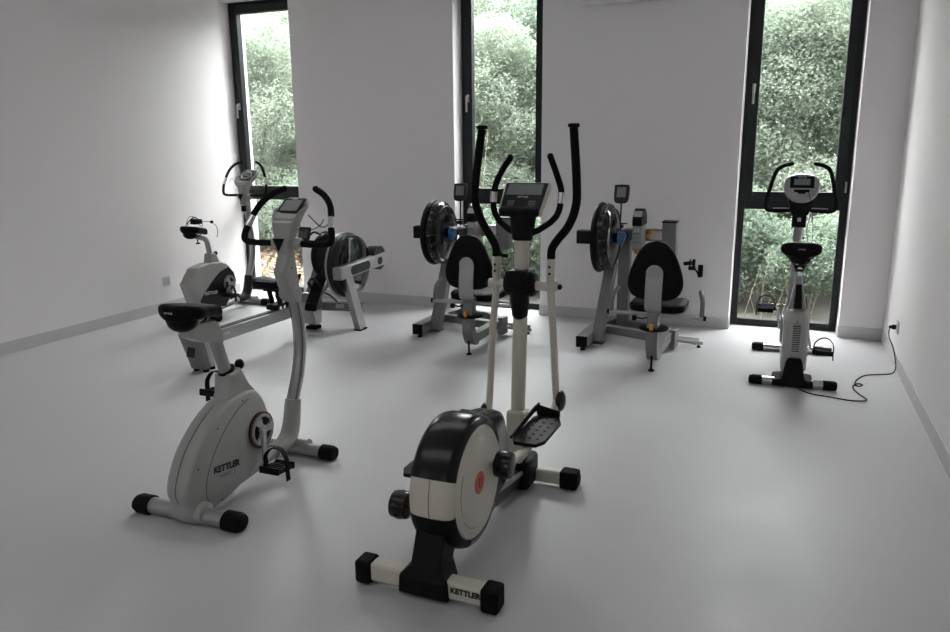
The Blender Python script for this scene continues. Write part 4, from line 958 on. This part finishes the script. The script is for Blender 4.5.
def tree(label, x, y, h, r, m, count, size=.085, seed=0, low=.15, cat='tree', name='leafy_tree', group=None):
    rnd = random.Random(seed); z = gz(x, y) - .05
    R = thing(name, label, cat, (x, y, z), 0, group)
    t = MB(); blobs = []
    top = V((rnd.uniform(-.2, .2), rnd.uniform(-.2, .2), h * .85))
    tr = .035 * h / 3
    t.tube(cr([(0, 0, 0), (top.x * .3, top.y * .6, h * .3), (top.x * .9, top.y * .5, h * .6), top], 4), [tr, tr * .35], 8)
    nb = 11
    for i in range(nb):
        f = low + (1 - low) * (i + .5) / nb; a = i * 2.4 + rnd.uniform(-.4, .4)
        rr = r * (1 - .55 * max(0, f - .5) * 2) * rnd.uniform(.45, .75)
        c = V((rr * math.cos(a), rr * math.sin(a), h * f))
        t.tube(cr([(top.x * f, top.y * f, h * f * .72), (c.x * .5, c.y * .5, h * (f * .88)), c], 3), [tr * .45, tr * .12], 6)
        blobs.append((c.x, c.y, c.z, r * rnd.uniform(.42, .62), h * .13 * rnd.uniform(.9, 1.3)))
    t.build('trunk', M_bark, R)
    leaves(rnd, blobs, int(count * 8.5), size * .68, 'foliage', m, R)
    return R
TG = 'trees beyond the windows'
tree('pale leafy tree filling the right window', .35, 11.3, 3.4, 1.3, L_pale, 9000, .085, 1)
tree('dark bushy tree at the left edge of the right window view', -1.5, 12.0, 3.7, 1.7, L_mid, 9000, .10, 2)
tree('dark tree closing the right side of the right window view', 2.4, 12.4, 3.7, 1.7, L_mid, 8000, .10, 3)
tree('tall tree standing behind the pale tree of the right window', .6, 15.3, 4.4, 2.6, L_mid, 9000, .12, 4)
tree('pale slender tree in the middle window view', -4.3, 11.5, 3.4, 1.3, L_pale, 8500, .085, 5)
tree('tall pale tree at the back of the middle window view', -5.5, 14.8, 4.5, 2.4, L_pale, 9000, .12, 6)
tree('dark tree on the right of the middle window view', -4.0, 13.3, 3.8, 1.8, L_mid, 9000, .105, 7)
tree('pale airy tree seen through the left window', -8.9, 11.6, 3.6, 1.6, L_pale, 7500, .09, 8, low=.25)
tree('tall pale tree at the back of the left window view', -12.2, 16.0, 4.8, 2.6, L_pale, 8000, .13, 9, low=.15)
tree('mid green tree on the left of the left window view', -11.0, 13.2, 3.9, 1.8, L_pale, 7000, .10, 10, low=.2)
tree('mid green tree between the left and middle window views', -7.4, 14.0, 3.8, 2.0, L_mid, 7000, .11, 12)
tree('mid green tree added out of view between the left and middle windows to shade the left wall', -4.6, 9.3, 3.3, .75, L_mid, 3500, .10, 13)  # light blocker: hidden tree added to cut daylight on the left wall
def shrub(label, x, y, h, r, m, count, size, seed):
    rnd = random.Random(seed); R = thing('garden_shrub', label, 'shrub', (x, y, gz(x, y) - .03))
    t = MB(); blobs = []
    for i in range(8):
        a = i * 2.4; rr = r * .5 * rnd.uniform(.4, 1); c = V((rr * math.cos(a), rr * math.sin(a), h * rnd.uniform(.35, .8)))
        t.tube(cr([(c.x * .1, c.y * .1, 0), (c.x * .5, c.y * .5, c.z * .6), c], 3), [.018, .006], 6); blobs.append((c.x, c.y, c.z, r * .5, h * .28))
    t.build('stems', M_bark, R); leaves(rnd, blobs, int(count * 6), size * .72, 'foliage', m, R); return R
shrub('low pale shrub close to the right window glass', .9, 9.6, 1.2, .8, L_pale, 4200, .07, 21)
shrub('low dark shrub at the foot of the right window', -.35, 9.1, 1.3, .85, L_mid, 4200, .07, 22)
shrub('dark shrub at the foot of the middle window', -3.3, 9.3, 1.3, .9, L_mid, 4200, .07, 23)
shrub('dark low shrub behind the exercise bike, close outside the right window', .35, 8.6, 1.0, .65, L_mid, 4000, .06, 25)
shrub('dark bushy shrub filling the lower middle window view', -2.9, 8.6, 1.0, .6, L_mid, 4000, .06, 26)
shrub('pale shrub left of the middle window view', -4.4, 9.2, 1.5, .8, L_pale, 4000, .07, 24)
shrub('pale shrub behind the fallen leaves, seen on the left in the left window', -8.3, 10.6, 1.5, .8, L_pale, 4200, .07, 31)
shrub('mid green shrub behind the fallen leaves, seen on the right in the left window', -7.0, 10.3, 1.4, .75, L_mid, 4200, .07, 32)
shrub('tall pale shrub further back in the left window view', -8.1, 12.2, 2.1, .9, L_pale, 4600, .08, 33)
sp_ = thing('bare_sapling', 'slender pale bare sapling leaning among leaves outside the middle window', 'sapling', (-3.35, 8.2, gz(-3.35, 8.2) - .03))
b_ = MB()
b_.tube(cr([(0, 0, 0), (-.05, 0, .9), (-.12, .02, 1.7), (-.28, 0, 2.6)], 4), [.014, .005], 6)
b_.tube(cr([(-.03, 0, .6), (.12, 0, 1.2), (.20, .02, 2.0)], 4), [.009, .003], 6)
b_.tube(cr([(-.08, 0, 1.3), (-.22, 0, 1.8), (-.40, 0, 2.2)], 4), [.007, .003], 6)
b_.tube(cr([(-.10, 0, 1.6), (.02, 0, 2.1), (.06, .0, 2.5)], 4), [.006, .002], 6)
b_.build('stem', M_twig, sp_)
# dry stems at the foot of right window
gs = thing('dry_stalks', 'dry straw-coloured stalks standing outside the right window', 'stalks', (-.2, 8.3, gz(-.2, 8.3)))
rnd = random.Random(5); st = MB()
for i in range(12):
    x = rnd.uniform(-.35, .45); y = rnd.uniform(-.3, .3)
    st.tube(cr([(x, y, -.02), (x + rnd.uniform(-.05, .1), y, .3), (x + rnd.uniform(-.1, .4), y + .05, rnd.uniform(.45, .8))], 3), [.004, .0015], 5)
st.build('stalks', M_twig, gs)
# leaf litter bank seen low in the left window
rnd = random.Random(6); vs = []; fs = []
for i in range(9000):
    x = rnd.uniform(-13, -5.8); y = rnd.uniform(7.5, 11.5); z = gz(x, y) + .01 + rnd.uniform(0, .05); p = V((x, y, z))
    d = V((rnd.gauss(0, 1), rnd.gauss(0, 1), rnd.gauss(0, .35))).normalized(); w = d.cross(V((rnd.gauss(0, .4), rnd.gauss(0, .4), 1))).normalized(); L = rnd.uniform(.06, .12)
    i0 = len(vs); vs += [p, p + d * L * .5 + w * L * .3, p + d * L, p + d * L * .5 - w * L * .3]; fs.append((i0, i0 + 1, i0 + 2, i0 + 3))
me = bpy.data.meshes.new('fallen_leaves'); me.from_pydata([tuple(v) for v in vs], [], fs); me.materials.append(L_tan)
lf = bpy.data.objects.new('fallen_leaves', me); COL.objects.link(lf); lf['kind'] = 'stuff'; lf['label'] = 'carpet of tan fallen leaves on the bank outside the left window'; lf['category'] = 'leaves'
